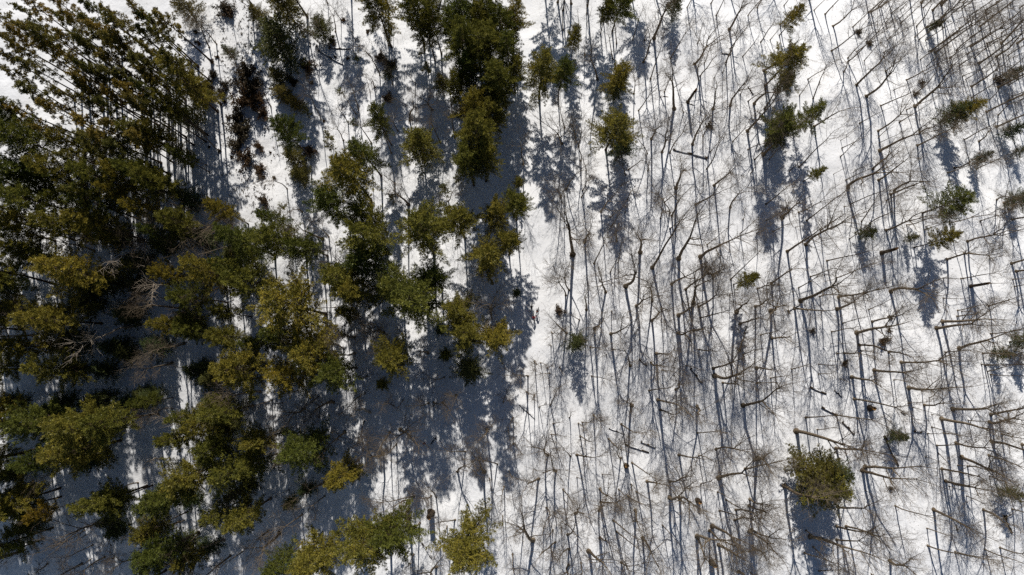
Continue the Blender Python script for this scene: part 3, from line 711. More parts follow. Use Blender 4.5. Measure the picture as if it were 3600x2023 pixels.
PINE_OFF += [(ro.uniform(20, 640), ro.uniform(560, 1400), ro.uniform(26, 40), 'f') for i in range(46)]
PINE_OFF += [(60 + 110 * i + ro.uniform(-30, 30), 1520 + ro.uniform(-20, 60), ro.uniform(46, 60), 'w') for i in range(5)]
VW = [gen_pine(300 + i, 22, 5.4, cb, 80, sh, up, uneven=un, tuft=13, gap=.42, tstep=.27) for i, (cb, sh, up, un) in enumerate([(.34, .6, .5, .25), (.42, .5, .55, .35), (.3, .7, .4, .3), (.38, .55, .6, .4), (.46, .45, .5, .35), (.32, .65, .45, .4)])]
VY = [gen_pine(320 + i, 13, 4.3, .14, 84, .8, .35, 'needle', 12, .27, .065, .2, uneven=.15) for i in range(2)]
VF = [gen_pine(330 + i, 13, 4.0, .12, 80, .7, .2, 'fir', 13, .21, .06, .15, .32, uneven=.25) for i in range(3)]
VB = [gen_pine(340 + i, 12, 3.9, .08, 80, .55, .45, 'cedar', 13, .22, .06, .2, .32, uneven=.3) for i in range(3)]
VG = [gen_pine(350, 18, 4.3, .5, 54, .5, .5, 'yellow', 8, .36, .1)]
PK = {'w': (VW, 22, 3.8, 'white_pine', 'white pine'), 'y': (VY, 13, 3.2, 'young_pine', 'young cone-shaped pine'), 'f': (VF, 13, 3.0, 'dark_evergreen', 'dark evergreen'),
      'b': (VB, 12, 2.9, 'olive_evergreen', 'olive-brown evergreen'), 'g': (VG, 18, 3.2, 'yellowed_pine', 'yellowed pine')}
rp = random.Random(9)
for (cx, cy, r, kd) in PINES + PINE_OFF:
    var, h0, R0, nm, desc = PK[kd]
    px, py = cx * K, cy * K
    Rm = r * K / (F / H) * ((.99 if cx > 560 else .86) if kd == 'w' else .9)
    hh = {'w': (13 if cx < 1000 else 10) + 3.3 * Rm, 'y': 3 + 3.0 * Rm, 'f': 3.0 + 2.4 * Rm, 'b': 2.5 + 2.3 * Rm, 'g': 17}[kd] * rp.uniform(.92, 1.08)
    if kd == 'w' and cx > 1500:
        hh = 7 + 3.0 * Rm
    zc = hh * {'w': .70, 'y': .45, 'f': .42, 'b': .38, 'g': .7}[kd]
    x, y, z = ground_at(px, py, zc)
    fac = (H - z - zc) / H
    k = Rm * fac / (R0 * .98)
    kz = hh / h0
    q = Vector((0, 0, 1)).rotation_difference(Vector((rp.gauss(0, .02), rp.gauss(0, .02), 1)).normalized()) @ Quaternion((0, 0, 1), rp.uniform(0, 6.283))
    o = place(nm, rp.choice(var), (x, y, z - .03), q, (k, k, kz), 'tree', 'evergreens scattered through the forest')
    sz = 'broad ' if r >= 52 else ('mid-sized ' if r >= 34 else 'small ')
    THINGS.append((o, px, py, sz + desc))

# the red pine plantation at the upper left: crowns given in tile 11
RED = [(150,90),(260,50),(400,240),(560,80),(520,280),(640,370),(780,290),(770,200),(920,310),(1000,60),(1065,260),(1230,100),(120,250),(90,350),(300,340),(390,420),(560,490),(830,420),(970,410),(840,560),(650,640),(570,570),(250,490),(200,690),(400,810),(660,840),(960,730),(890,850),(590,950),(740,960),(850,1080),(60,570),(40,440),(20,90),(700,30),(830,20),(440,30),(480,170),(310,180),(700,480),(470,700),(120,820),(330,960),(60,740),(520,1080),(1110,580),(1150,470),(500,1400),(30,230),(200,190),(1120,150),(1200,250),(1130,340),(1040,500),(1000,640),(1100,680),(940,560),(1060,820),(1150,780),(950,950),(1040,1000),(780,750),(740,640),(860,680),(640,760),(700,560),(1250,420),(620,200),(860,130)]
VR = [gen_redpine(360 + i) for i in range(5)]
for (u, v) in RED:
    px, py = tp('11', u, v)
    hh = rp.uniform(20.5, 24.5)
    x, y, z = ground_at(px, py, hh * .9)
    q = Vector((0, 0, 1)).rotation_difference(Vector((rp.gauss(0, .035), rp.gauss(0, .035), 1)).normalized()) @ Quaternion((0, 0, 1), rp.uniform(0, 6.283))
    k = rp.uniform(.7, 1.1)
    o = place('red_pine', rp.choice(VR), (x, y, z - .03), q, (k, k, hh / 24), 'tree', 'tall red pines of the plantation')
    THINGS.append((o, px, py, 'tall tufted red pine'))

# leafy evergreen saplings
LEAFY = [('12',745,470),('12',620,690),('12',550,1040),('12',760,930),('12',390,870),('12',1020,240),('12',975,600),('12',580,1120),('12',330,960),('22',1040,70),('22',1430,20),('22',40,160),('22',210,90),('12',1530,1370),('12',1290,520),('14',1250,190)]
VL = [gen_leafy(400 + i) for i in range(3)]
for i, (t, u, v) in enumerate(LEAFY):
    px, py = tp(t, u, v)
    x, y, z = ground_at(px, py, 2.4)
    k = rp.uniform(.85, 1.3)
    o = place('leafy_sapling', VL[i % 3], (x, y, z), Quaternion((0, 0, 1), rp.uniform(0, 6.28)), (k, k, k), 'sapling', 'pale green leafy saplings')
    THINGS.append((o, px, py, 'pale green leafy sapling'))

# brown brush along the hidden stream and dry shrubs on the right
BROWN = [('11',1860,560,2.2),('11',1890,660,2.4),('11',1850,760,2.4),('11',1560,640,1.6),('11',1540,730,2.0),('11',1610,560,1.1),('11',1690,640,.9),('11',1790,900,2.0),('11',1820,1000,2.0),('11',1780,1100,1.8),('11',1870,1190,1.6),('11',1690,60,1.6),('11',1730,100,1.2),('11',1680,700,1.2),
 ('12',30,740,1.2),('12',45,860,1.3),('12',20,1100,1.0),('12',25,1270,1.4),('12',385,500,1.5),('12',565,310,1.0),('12',275,620,1.1),('12',945,430,1.2),('12',1020,500,1.4),('12',400,1130,1.4),('12',310,1290,1.3),('12',1000,740,1.2),
 ('24',345,1045,.8),('24',580,1290,.9),('24',870,1120,1.3),('24',935,945,.8),('24',925,1050,.6),('34',935,800,.7),('14',1120,705,.9),('14',690,240,1.1),('13',1485,945,1.0),('23',350,900,1.4),('22',60,60,1.2),('23',455,472,.8),('14',770,330,.9),('14',1170,620,.9),('14',1740,610,1.3)]
VS = [gen_shrub(420 + i) for i in range(4)]
for i, (t, u, v, R) in enumerate(BROWN):
    px, py = tp(t, u, v)
    x, y, z = ground_at(px, py, .5)
    k = R / 1.2 * (1 if px < 1700 else .75)
    o = place('brown_shrub', VS[i % 4], (x, y, z), Quaternion((0, 0, 1), rp.uniform(0, 6.28)), (k, k, k * rp.uniform(.8, 1.2)), 'shrub', 'dry brown shrubs')
    THINGS.append((o, px, py, ('wide' if R >= 1.5 else 'small') + ' dry brown shrub'))

# small tussocks poking out of the snow near the stream
TUSS = [('11',1480,240),('11',1475,318),('11',1505,330),('11',1400,298),('11',1355,236),('11',1640,430),('11',1590,700),('11',1700,770),('11',1880,760),('11',1720,890),('11',1580,1110),('11',1660,1140),('11',1240,185),('11',1900,510),('12',20,660),('12',45,640),('12',30,790),('12',110,1150),('12',140,1340),('12',60,1340),('12',600,430),('12',510,915),('12',660,150),('12',840,240),('12',690,440),('12',420,625),('12',460,350),('11',1910,820),('11',1750,1190),('11',1600,470)]
VT = [gen_shrub(440 + i, .45, .4, 'brownleaf', 220, .1, 10) for i in range(3)]
for i, (t, u, v) in enumerate(TUSS):
    x, y, z = ground_at(*tp(t, u, v))
    k = rp.uniform(.7, 1.3)
    place('grass_tussock', VT[i % 3], (x, y, z - .03), Quaternion((0, 0, 1), rp.uniform(0, 6.28)), (k, k, k), 'tussock', 'small brown tussocks by the stream',
          'small dark brown tussock poking through the snow left of the trail')

# ------------------------------------------------------------------ fallen logs, the snag
LOGS = [('13',1215,1120,1470,1195,.5,1,'long fallen log with a torn root plate, half buried in snow'),
 ('32',1195,1110,1315,1325,.34,0,'fallen branchy log lying diagonally below the broken snag'),
 ('34',875,395,995,620,.5,0,'dark fallen log slanting below the small round evergreen'),
 ('34',315,28,440,75,.4,0,'short dark log at the upper left of the lower right woods'),
 ('34',405,180,510,240,.45,0,'snow-capped log left of the arching thin tree'),
 ('34',560,290,660,375,.45,0,'dark log end beside the long forked trunk, above the bushy evergreen'),
 ('34',500,52,560,102,.4,0,'short log beside the stump near the right footpath'),
 ('34',1100,362,1158,372,.4,0,'short log lying by the bend of the footpath'),
 ('34',1008,214,1030,238,.35,0,'stubby dark log just right of the footpath'),
 ('33',730,340,850,385,.28,0,'upper of the thin fallen logs below the big spreading tree'),
 ('33',850,460,1035,517,.34,0,'longest thin fallen log below the big spreading tree'),
 ('33',972,440,1085,482,.36,0,'right-hand fallen log beside a leaning trunk shadow'),
 ('23',1345,1330,1445,1430,.45,0,'dark log lying in the snow hollow right of centre'),
 ('23',960,1262,1020,1312,.35,0,'short snowy log below the wide leaning tree'),
 ('33',55,165,180,265,.2,0,'thin fallen stem near the lower end of the trail'),
 ('12',555,362,712,378,.35,1,'dark fallen trunk pointing at the open snow, upper one'),
 ('12',470,382,660,490,.3,1,'dark fallen branchy trunk, lower one by the open snow'),
 ('13',1582,405,1650,411,.3,0,'short dark log among slender trees near the top'),
 ('13',1780,655,1820,715,.3,0,'small dark log right of the forked thick tree'),
 ('34',1785,1000,1842,1130,.5,1,'broken log with snags near the right edge'),
 ('34',1420,1072,1430,1122,.35,0,'small upright broken log in the lower right woods'),
 ('32',1740,958,1777,1032,.3,1,'forked fallen log left of the trees at the bottom'),
 ('13',1140,728,1380,770,.22,0,'snow-covered stem lying across the slope, upper middle'),
 ('11',1890,508,1931,512,.5,0,'short black log beside the dark shrubs at the stream'),
 ('24',150,900,235,850,.4,1,'broken butt of a log under the leaning trunk')]
def log_mesh(L, d, roots, seed):
    rg = np.random.default_rng(seed)
    tb = Tubes()
    P = wander(rg, (0, 0, 0), (1, 0, 0), L, 8, .035)
    P[:, 2] = d * .14 + np.linspace(0, .06, 9)
    R = np.linspace(d * .5, d * .33, 9) * rg.uniform(.9, 1.1, 9)
    tb.add(P, R, 8, True)
    stubs = Tubes()
    for i in range(10):
        k = rg.integers(2, 8)
        stubs.add(wander(rg, P[k], perp_dir(rg, np.array([1., 0, 0]), rg.uniform(.8, 1.2)), rg.uniform(.3, 1.0), 3, .1, .08), np.linspace(.035, .012, 4), 4)
    parts = [('log_trunk', tb.mesh('log_trunk', M['log'])), ('branch_stubs', stubs.mesh('branch_stubs', M['log']))]
    cap = Tubes()
    segs = [(0, 4), (4, 8)] if rg.random() < .6 else [(1, 6)]
    for a_, b_ in segs:
        Pc = P[a_:b_ + 1].copy(); Pc[:, 2] += R[a_:b_ + 1] * .45; Pc[:, 1] += .08 * d
        rc_ = R[a_:b_ + 1] * .78; rc_[0] *= .3; rc_[-1] *= .3
        cap.add(Pc, rc_, 7)
    parts.append(('snow_cap', cap.mesh('snow_cap', M['packed'])))
    if roots:
        rt = Tubes()
        for i in range(14):
            a = rg.uniform(0, 6.283)
            rt.add(wander(rg, (0, 0, d * .3), (rg.uniform(-.5, .1), math.cos(a), math.sin(a) + .2), rg.uniform(.4, .95), 4, .25), np.linspace(d * .2, .015, 5), 4)
        parts.append(('root_plate', rt.mesh('root_plate', M['log'])))
    return parts
for i, (t, u0, v0, u1, v1, d, ro, lab) in enumerate(LOGS):
    a = ground_at(*tp(t, u0, v0)); b = ground_at(*tp(t, u1, v1))
    if i in (0,):
        a, b = b, a
    v = Vector(b) - Vector(a)
    q = Vector((1, 0, 0)).rotation_difference(v.normalized())
    place('fallen_log', log_mesh(v.length, d, ro, 500 + i), (a[0], a[1], a[2] + .02), q, (1, 1, 1), 'log', 'fallen logs in the snow', lab)

def snag(name, px, py, h, d, lab, seed, rot_top=True):
    rg = np.random.default_rng(seed)
    n = 12
    zs = [-.3, 0, .25, .7, h * .5, h * .85]
    rs = [d * .95, d * .8, d * .62, d * .53, d * .5, d * .47]
    Vv, Ff = [], []
    for z, r in zip(zs, rs):
        for j in range(n):
            a = j * 6.283 / n
            rr = r * (1 + .09 * math.sin(3 * a + 1) + rg.normal(0, .03))
            Vv.append((rr * math.cos(a), rr * math.sin(a), z))
    for j in range(n):                      # splintered rim
        a = j * 6.283 / n
        Vv.append((rs[-1] * .96 * math.cos(a), rs[-1] * .96 * math.sin(a), h * (.9 + .12 * rg.random() + .12 * math.cos(a - .6))))
    for j in range(n):                      # rotten hollow
        a = j * 6.283 / n
        Vv.append((rs[-1] * .6 * math.cos(a), rs[-1] * .6 * math.sin(a), h * .84))
    Vv.append((0, 0, h * .80))
    for k in range(len(zs)):
        for j in range(n):
            Ff.append((k * n + j, k * n + (j + 1) % n, (k + 1) * n + (j + 1) % n, (k + 1) * n + j))
    me = mesh_np('shell', np.array(Vv[:(len(zs) + 1) * n]), np.array(Ff), M['log'], True)
    off = len(zs) * n
    Vi = [(v[0], v[1], v[2] + .001) for v in Vv[off:]]
    Fi = [(j, (j + 1) % n, n + (j + 1) % n, n + j) for j in range(n)]
    hol = bpy.data.meshes.new('rotten_core')
    hol.from_pydata(Vi, [], Fi + [(n + j, n + (j + 1) % n, 2 * n) for j in range(n)])
    hol.materials.append(M['rot'])
    x, y, z = ground_at(px, py)
    return place(name, [('shell', me), ('rotten_core', hol)], (x, y, z), None, (1, 1, 1), 'snag', None, lab)
snag('broken_snag', *tp('32', 1322, 978), 4.2, 1.0, 'short broken snag with an orange rotten top in sunny snow', 1)
snag('tree_stump', *tp('34', 770, 188), 1.6, .8, 'cut-off dark stump lying in tree shadows, lower right woods', 2)
snag('tree_stump', *tp('33', 860, 622), .9, .7, 'low dark stump in bright snow below the thin fallen logs', 3)
snag('tree_stump', *tp('33', 1400, 885), 2.0, .7, 'squat broken stump right of the thick leaning pair', 4)
snag('tree_stump', *tp('33', 1505, 1350), 2.6, .8, 'broken stump near the bottom edge between shadow stripes', 5)
snag('tree_stump', *tp('32', 1145, 1020), .5, .9, 'hollow snow-filled stump above the lower bushy pine', 6)
snag('broken_snag', *tp('13', 1325, 772), 6.0, .5, 'bare broken pole snag beside the wide spreading tree', 7)
snag('broken_snag', *tp('24', 1530, 712), 5.0, .5, 'short broken pole snag standing alone near right edge', 8)
snag('broken_snag', *tp('24', 858, 462), 5.0, .6, 'dark snag with a split trunk in the right woods', 9)

# ------------------------------------------------------------------ people, bicycles, dog
def skin_mesh(name, nodes, edges, tags, mats, sub=1):
    """one continuous body grown over a joint graph; nodes: (x, y, z, r)"""
    me = bpy.data.meshes.new(name)
    me.from_pydata([n[:3] for n in nodes], edges, [])
    o = bpy.data.objects.new(name, me); C.objects.link(o)
    o.modifiers.new('skin', 'SKIN').use_smooth_shade = True
    for i, n in enumerate(nodes):
        sv = me.skin_vertices[0].data[i]
        sv.radius = (n[3], n[3]); sv.use_root = (i == 0)
    s = o.modifiers.new('sub', 'SUBSURF'); s.levels = sub; s.render_levels = sub
    dg = bpy.context.evaluated_depsgraph_get()
    out = bpy.data.meshes.new_from_object(o.evaluated_get(dg))
    bpy.data.objects.remove(o)
    out.name = name
    out.materials.clear()
    for m in mats:
        out.materials.append(m)
    N = np.array([n[:3] for n in nodes]); rr = np.array([n[3] for n in nodes])
    for p in out.polygons:
        c = np.array(p.center)
        p.material_index = tags[int(np.argmin(np.linalg.norm(N - c, axis=1) - rr))]
        p.use_smooth = True
    return out

def person_graph(J):
    """J: joint positions; returns nodes, edges, tags (0 jacket, 1 trousers, 2 skin, 3 shoe / glove)"""
    N, E, T = [], [], []
    def add(p, r, t, par=None):
        N.append((p[0], p[1], p[2], r)); T.append(t)
        if par is not None:
            E.append((par, len(N) - 1))
        return len(N) - 1
    def lerp(a, b, f):
        return tuple(a[i] + (b[i] - a[i]) * f for i in range(3))
    pel = add(J['pelvis'], .15, 1)
    wai = add(lerp(J['pelvis'], J['chest'], .4), .14, 0, pel)
    che = add(J['chest'], .165, 0, wai)
    nek = add(J['neck'], .062, 2, che)
    hd = add(J['head'], .105, 2, nek)
    add(lerp(J['neck'], J['head'], 1.75), .085, 2, hd)
    fx = Vector(J.get('face', (0, 1, 0))).normalized()
    hp = Vector(J['head'])
    add(tuple(hp + fx * .115 + Vector((0, 0, -.01))), .02, 2, hd)            # nose
    for s, k in ((-1, 'L'), (1, 'R')):
        sh = add(J['sh' + k], .075, 0, che)
        um = add(lerp(J['sh' + k], J['el' + k], .5), .06, 0, sh)
        el = add(J['el' + k], .05, 0, um)
        wr = add(J['ha' + k], .034, 3, el)
        hv = (Vector(J['ha' + k]) - Vector(J['el' + k])).normalized()
        sd_ = hv.cross(Vector((0, 0, 1))).normalized()
        pm = add(tuple(Vector(J['ha' + k]) + hv * .06), .036, 3, wr)
        for q, (off, ln) in enumerate(((-.03, .07), (-.011, .085), (.01, .08), (.029, .062))):
            b0 = Vector(J['ha' + k]) + hv * .095 + sd_ * off
            f1 = add(tuple(b0), .0095, 3, pm)
            add(tuple(b0 + hv * ln * .45 + Vector((0, 0, -ln * .5))), .008, 3, f1)
        th = add(tuple(Vector(J['ha' + k]) + hv * .045 - sd_ * .05 * s), .011, 3, pm)
        add(tuple(Vector(J['ha' + k]) + hv * .085 - sd_ * .06 * s + Vector((0, 0, -.02))), .009, 3, th)
        hi = add(J['hi' + k], .1, 1, pel)
        mt = add(lerp(J['hi' + k], J['kn' + k], .5), .085, 1, hi)
        kn = add(J['kn' + k], .062, 1, mt)
        cf = add(lerp(J['kn' + k], J['an' + k], .4), .06, 1, kn)
        an = add(J['an' + k], .042, 3, cf)
        fo = Vector(J.get('foot', (0, 1, 0))).normalized()
        add(tuple(Vector(J['an' + k]) + fo * .16 + Vector((0, 0, -.05))), .04, 3, an)
    return N, E, T

def build_person(px, py, heading, J, mats, label, headgear, hmat):
    N, E, T = person_graph(J)
    me = skin_mesh('body', N, E, T, mats)
    x, y, z = ground_at(px, py)
    if headgear == 'helmet':
        hz = .015
    o = bpy.data.objects.new('person', None)
    o.location = (x, y, z); o.rotation_euler = (0, 0, heading)
    C.objects.link(o)
    o['label'] = label; o['category'] = 'person'
    b = single('body', me, (0, 0, 0), parent=o)
    hp = Vector(J['head'])
    rg = np.random.default_rng(1)
    cap = Tubes()
    zz = np.linspace(.0, 1.0, 6)
    cap.add([(hp.x, hp.y - .015, hp.z + .02 + .115 * math.sin(t * 1.57)) for t in zz], [.128 * math.cos(t * 1.5) + .004 for t in zz], 12)
    single(headgear, cap.mesh(headgear, hmat), (0, 0, 0), parent=o)
    eyes = Tubes()
    fx = Vector(J.get('face', (0, 1, 0))).normalized(); sx = fx.cross(Vector((0, 0, 1))).normalized()
    for s in (-1, 1):
        c = hp + fx * .096 + sx * .036 * s + Vector((0, 0, .012))
        eyes.add([tuple(c), tuple(c + fx * .012)], [.013, .006], 6)
    single('eyes', eyes.mesh('eyes', M['black']), (0, 0, 0), parent=o)
    return o

def build_bike(px, py, heading, label, frame_mat):
    x, y, z = ground_at(px, py)
    o = bpy.data.objects.new('bicycle', None)
    o.location = (x, y, z); o.rotation_euler = (0, 0, heading)
    C.objects.link(o)
    o['label'] = label; o['category'] = 'bicycle'; o['group'] = 'fat-tyred bicycles on the trail'
    for wy in (.56, -.54):
        w = bpy.data.objects.new('wheel', None); w.parent = o; w.location = (0, wy, .37); C.objects.link(w)
        th = np.linspace(0, 6.2832, 29)
        ty = Tubes(); ty.add([(0, .325 * math.cos(t), .325 * math.sin(t)) for t in th], [.048] * 29, 8)
        single('tyre', ty.mesh('tyre', M['black']), (0, 0, 0), parent=w)
        rm = Tubes(); rm.add([(0, .27 * math.cos(t), .27 * math.sin(t)) for t in th], [.016] * 29, 6)
        for k in range(14):
            a = k * 6.2832 / 14
            rm.add([(.02 * (-1) ** k, 0, 0), (0, .27 * math.cos(a), .27 * math.sin(a))], [.003, .003], 3)
        rm.add([(-.05, 0, 0), (.05, 0, 0)], [.025, .025], 8, True)
        single('rim', rm.mesh('rim', M['alloy']), (0, 0, 0), parent=w)
    fr = Tubes()
    bb, st2, hd1, hd2, ra, fa = (0, -.06, .33), (0, -.2, .80), (0, .36, .86), (0, .40, .70), (0, -.54, .37), (0, .56, .37)
    for a, b, r in ((bb, st2, .018), (st2, hd1, .020), (bb, hd2, .024), (hd1, hd2, .024), (st2, (0, -.24, .93), .014)):
        fr.add([a, b], [r, r], 7)
    for s in (-1, 1):
        fr.add([(.01 * s, -.08, .33), (.075 * s, -.36, .36), (.08 * s, ra[1], ra[2])], [.012] * 3, 6)
        fr.add([(.01 * s, -.2, .76), (.075 * s, -.34, .6), (.08 * s, ra[1], ra[2])], [.010] * 3, 6)
    single('frame', fr.mesh('frame', frame_mat), (0, 0, 0), parent=o)
    fk = Tubes()
    for s in (-1, 1):
        fk.add([(0, .41, .69), (.075 * s, .43, .65), (.08 * s, fa[1], fa[2])], [.02, .02, .014], 6)
    single('fork', fk.mesh('fork', M['black']), (0, 0, 0), parent=o)
    hb = Tubes()
    hb.add([(0, .36, .86), (0, .39, .96)], [.018, .018], 7)
    hb.add([(-.37, .36, 1.0), (-.12, .40, .97), (.12, .40, .97), (.37, .36, 1.0)], [.014] * 4, 7, True)
    single('handlebar', hb.mesh('handlebar', M['black']), (0, 0, 0), parent=o)
    sa = Tubes()
    sa.add([(0, -.38, .94), (0, -.33, .955), (0, -.2, .95), (0, -.08, .945)], [.02, .075, .05, .02], 8)
    single('saddle', sa.mesh('saddle', M['black']), (0, 0, 0), parent=o)
    cr = Tubes()
    for s in (-1, 1):
        cr.add([(.06 * s, -.06, .33), (.09 * s, -.06 + .02 * s, .33 - .16 * s)], [.012, .010], 5)
        cr.add([(.09 * s, -.06 + .02 * s, .33 - .16 * s), (.2 * s, -.06 + .02 * s, .33 - .16 * s)], [.016, .016], 5)
    th = np.linspace(0, 6.2832, 17)
    cr.add([(.06, -.06 + .09 * math.cos(t), .33 + .09 * math.sin(t)) for t in th], [.006] * 17, 4)
    single('crank', cr.mesh('crank', M['alloy']), (0, 0, 0), parent=o)
    return o

RIDE = {'pelvis': (0, -.26, 1.02), 'chest': (0, .05, 1.36), 'neck': (0, .16, 1.52), 'head': (0, .22, 1.63), 'face': (0, 1, -.15),
        'shL': (-.19, .08, 1.40), 'shR': (.19, .08, 1.40), 'elL': (-.30, .18, 1.18), 'elR': (.30, .18, 1.18), 'haL': (-.31, .31, 1.055), 'haR': (.31, .31, 1.055),
        'hiL': (-.09, -.22, .96), 'hiR': (.09, -.22, .96), 'knL': (-.13, .14, .93), 'knR': (.13, .06, .66), 'anL': (-.14, -.08, .58), 'anR': (.14, -.06, .26)}
def heading(dx, dy):                 # picture direction -> rotation that turns +Y to it
    return math.atan2(-dx, -dy)
CYC = [(1868, 1082, 5, -30, [M['dark'], M['navy'], M['skin'], M['black']], 'cyclist in dark clothes, leftmost of the three on the trail', 'leftmost bicycle under the rider in dark clothes', M['black'], M['alloy']),
       (1888, 1096, 12, -32, [M['dark'], M['dark'], M['skin'], M['black']], 'cyclist with an orange patch on dark clothes, rightmost on the trail', 'rightmost bicycle under the rider with the orange patch', M['black'], M['greycloth']),
       (1877, 1119, -6, -30, [M['red'], M['dark'], M['skin'], M['black']], 'cyclist in a red jacket, lowest of the three on the trail', 'lowest bicycle under the rider in the red jacket', M['black'], M['red'])]
for (px, py, dx, dy, mats, lab, blab, hm, fm) in CYC:
    hd_ = heading(dx, dy)
    pr = build_person(px, py, hd_, RIDE, mats, lab, 'helmet', hm)
    if 'orange' in lab:
        bp = Tubes(); bp.add([(0, -.22, 1.16), (0, -.16, 1.24), (0, -.07, 1.42), (0, -.03, 1.49)], [.05, .12, .12, .05], 8)
        single('backpack', bp.mesh('backpack', M['orange']), (0, 0, 0), parent=pr)
    build_bike(px, py, hd_, blab, fm)
WALK = {'pelvis': (0, 0, .95), 'chest': (0, .03, 1.32), 'neck': (0, .04, 1.50), 'head': (0, .06, 1.62), 'face': (0, 1, 0),
        'shL': (-.2, .03, 1.40), 'shR': (.2, .03, 1.40), 'elL': (-.27, -.12, 1.13), 'elR': (.27, .14, 1.14), 'haL': (-.28, -.06, .90), 'haR': (.27, .34, .98),
        'hiL': (-.1, 0, .92), 'hiR': (.1, 0, .92), 'knL': (-.11, .2, .52), 'knR': (.11, -.03, .50), 'anL': (-.11, .28, .1), 'anR': (.11, -.3, .12)}
build_person(1494, 1556, heading(5, 20), WALK, [M['red'], M['greycloth'], M['skin'], M['dark']], 'walker in a dark red jacket casting a long shadow on the snow', 'hat', M['dark'])
build_person(1534, 1540, heading(-12, 14), WALK, [M['dark'], M['navy'], M['skin'], M['dark']], 'walker in black striding through the tree shade beside a dog', 'hat', M['dark'])
dogN = [(0, -.28, .48, .12), (0, -.05, .47, .115), (0, .2, .48, .135), (0, .36, .60, .075), (0, .46, .70, .075), (0, .60, .67, .042), (-.045, .42, .79, .02), (.045, .42, .79, .02),
        (0, -.42, .52, .035), (0, -.62, .60, .022)]
dogE = [(0, 1), (1, 2), (2, 3), (3, 4), (4, 5), (4, 6), (4, 7), (0, 8), (8, 9)]
for s in (-1, 1):
    b = len(dogN)
    dogN += [(.08 * s, .24, .34, .055), (.08 * s, .22 + .05 * s, .2, .034), (.08 * s, .24 + .08 * s, .03, .03), (.08 * s, .29 + .08 * s, .02, .024)]
    dogE += [(2, b), (b, b + 1), (b + 1, b + 2), (b + 2, b + 3)]
    b = len(dogN)
    dogN += [(.085 * s, -.24, .34, .065), (.085 * s, -.34 - .05 * s, .2, .034), (.085 * s, -.30 - .05 * s, .03, .028), (.085 * s, -.25 - .05 * s, .02, .024)]
    dogE += [(0, b), (b, b + 1), (b + 1, b + 2), (b + 2, b + 3)]
dx_, dy_, dz_ = ground_at(1521, 1554)
dog = bpy.data.objects.new('dog', None); dog.location = (dx_, dy_, dz_); dog.rotation_euler = (0, 0, heading(-7, 10)); C.objects.link(dog)
dog['label'] = 'dark dog trotting in the shade between the two walkers'; dog['category'] = 'dog'
single('body', skin_mesh('body', dogN, dogE, [0] * len(dogN), [M['fur']]), (0, 0, 0), parent=dog)
col_ = Tubes(); th = np.linspace(0, 6.2832, 13)
col_.add([(.085 * math.cos(t), .33 + .05 * math.sin(t), .58 - .06 * math.sin(t)) for t in th], [.012] * 13, 5)
single('collar', col_.mesh('collar', M['red']), (0, 0, 0), parent=dog)

# ------------------------------------------------------------------ uncountable small stuff
def scatter(n, area, seed, keep):
    rg = np.random.default_rng(seed)
    out = []
    px = rg.uniform(area[0], area[2], n); py = rg.uniform(area[1], area[3], n)
    dx = (px - 1800) / F; dy = (1011.5 - py) / F
    dz = dy * st_ - ct
    X_ = dx * (-H / dz); Y_ = (dy * ct + st_) * (-H / dz)
    Zg = hills(X_, Y_)
    X_ = dx * ((Zg - H) / dz); Y_ = (dy * ct + st_) * ((Zg - H) / dz)
    Zg = hills(X_, Y_)
    nz = np.sin(X_ * .23 + 1) * np.sin(Y_ * .19 + 2) + .7 * np.sin(X_ * .61 + Y_ * .4) + .5 * np.sin(Y_ * 1.1 - X_ * .3)
    dtr = np.full(n, 1e9)
    for a in trail_w[::2]:
        dtr = np.minimum(dtr, (X_ - a[0]) ** 2 + (Y_ - a[1]) ** 2)
    ok = keep(px, py, nz, np.sqrt(dtr), rg.random(n))
    return np.stack([X_, Y_, Zg], 1)[ok]
# dry leaves and bark bits
P = np.concatenate([scatter(26000, (1700, -60, 3660, 2080), 21, lambda px, py, nz, dt_, u: (dt_ > 3) & (u < .30 + .26 * nz)),
                    scatter(9000, (500, -60, 1800, 1300), 22, lambda px, py, nz, dt_, u: (dt_ > 2.2) & (u < .35 + .4 * nz))])
rl = np.random.default_rng(23)
a = rl.uniform(0, 6.283, len(P)); s = rl.uniform(.03, .10, len(P))[:, None]
U = np.stack([np.cos(a), np.sin(a), rl.normal(0, .3, len(P))], 1) * s; W_ = np.stack([-np.sin(a), np.cos(a), rl.normal(0, .3, len(P))], 1) * s * .6
P[:, 2] += .035
V = np.stack([P - U, P + W_, P + U, P - W_], 1).reshape(-1, 3)
single('leaf_litter', mesh_np('leaf_litter', V, np.arange(len(P) * 4).reshape(-1, 4), M['litter']), (0, 0, 0), kind='stuff', label='dry leaf crumbs strewn over the snow')
# dark bits of brush and tussock edges round the stream
P = scatter(5200, (700, -20, 1120, 760), 25, lambda px, py, nz, dt_, u: (u < .10 + .16 * nz) & (np.abs(px - (830 + .12 * py)) < 60 + 110 * rl.random(len(px))))
P = np.repeat(P, 7, 0) + rl.normal(0, .13, (len(P) * 7, 3)) * np.array([1, 1, .5])
a = rl.uniform(0, 6.283, len(P)); s = rl.uniform(.05, .14, len(P))[:, None]
U = np.stack([np.cos(a), np.sin(a), rl.normal(0, .5, len(P))], 1) * s; W_ = np.stack([-np.sin(a), np.cos(a), rl.normal(0, .5, len(P))], 1) * s * .6
P[:, 2] += .09
V = np.stack([P - U, P + W_, P + U, P - W_], 1).reshape(-1, 3)
single('stream_debris', mesh_np('stream_debris', V, np.arange(len(P) * 4).reshape(-1, 4), M['brownleaf']), (0, 0, 0), kind='stuff', label='dark brown debris scattered round the hidden stream')
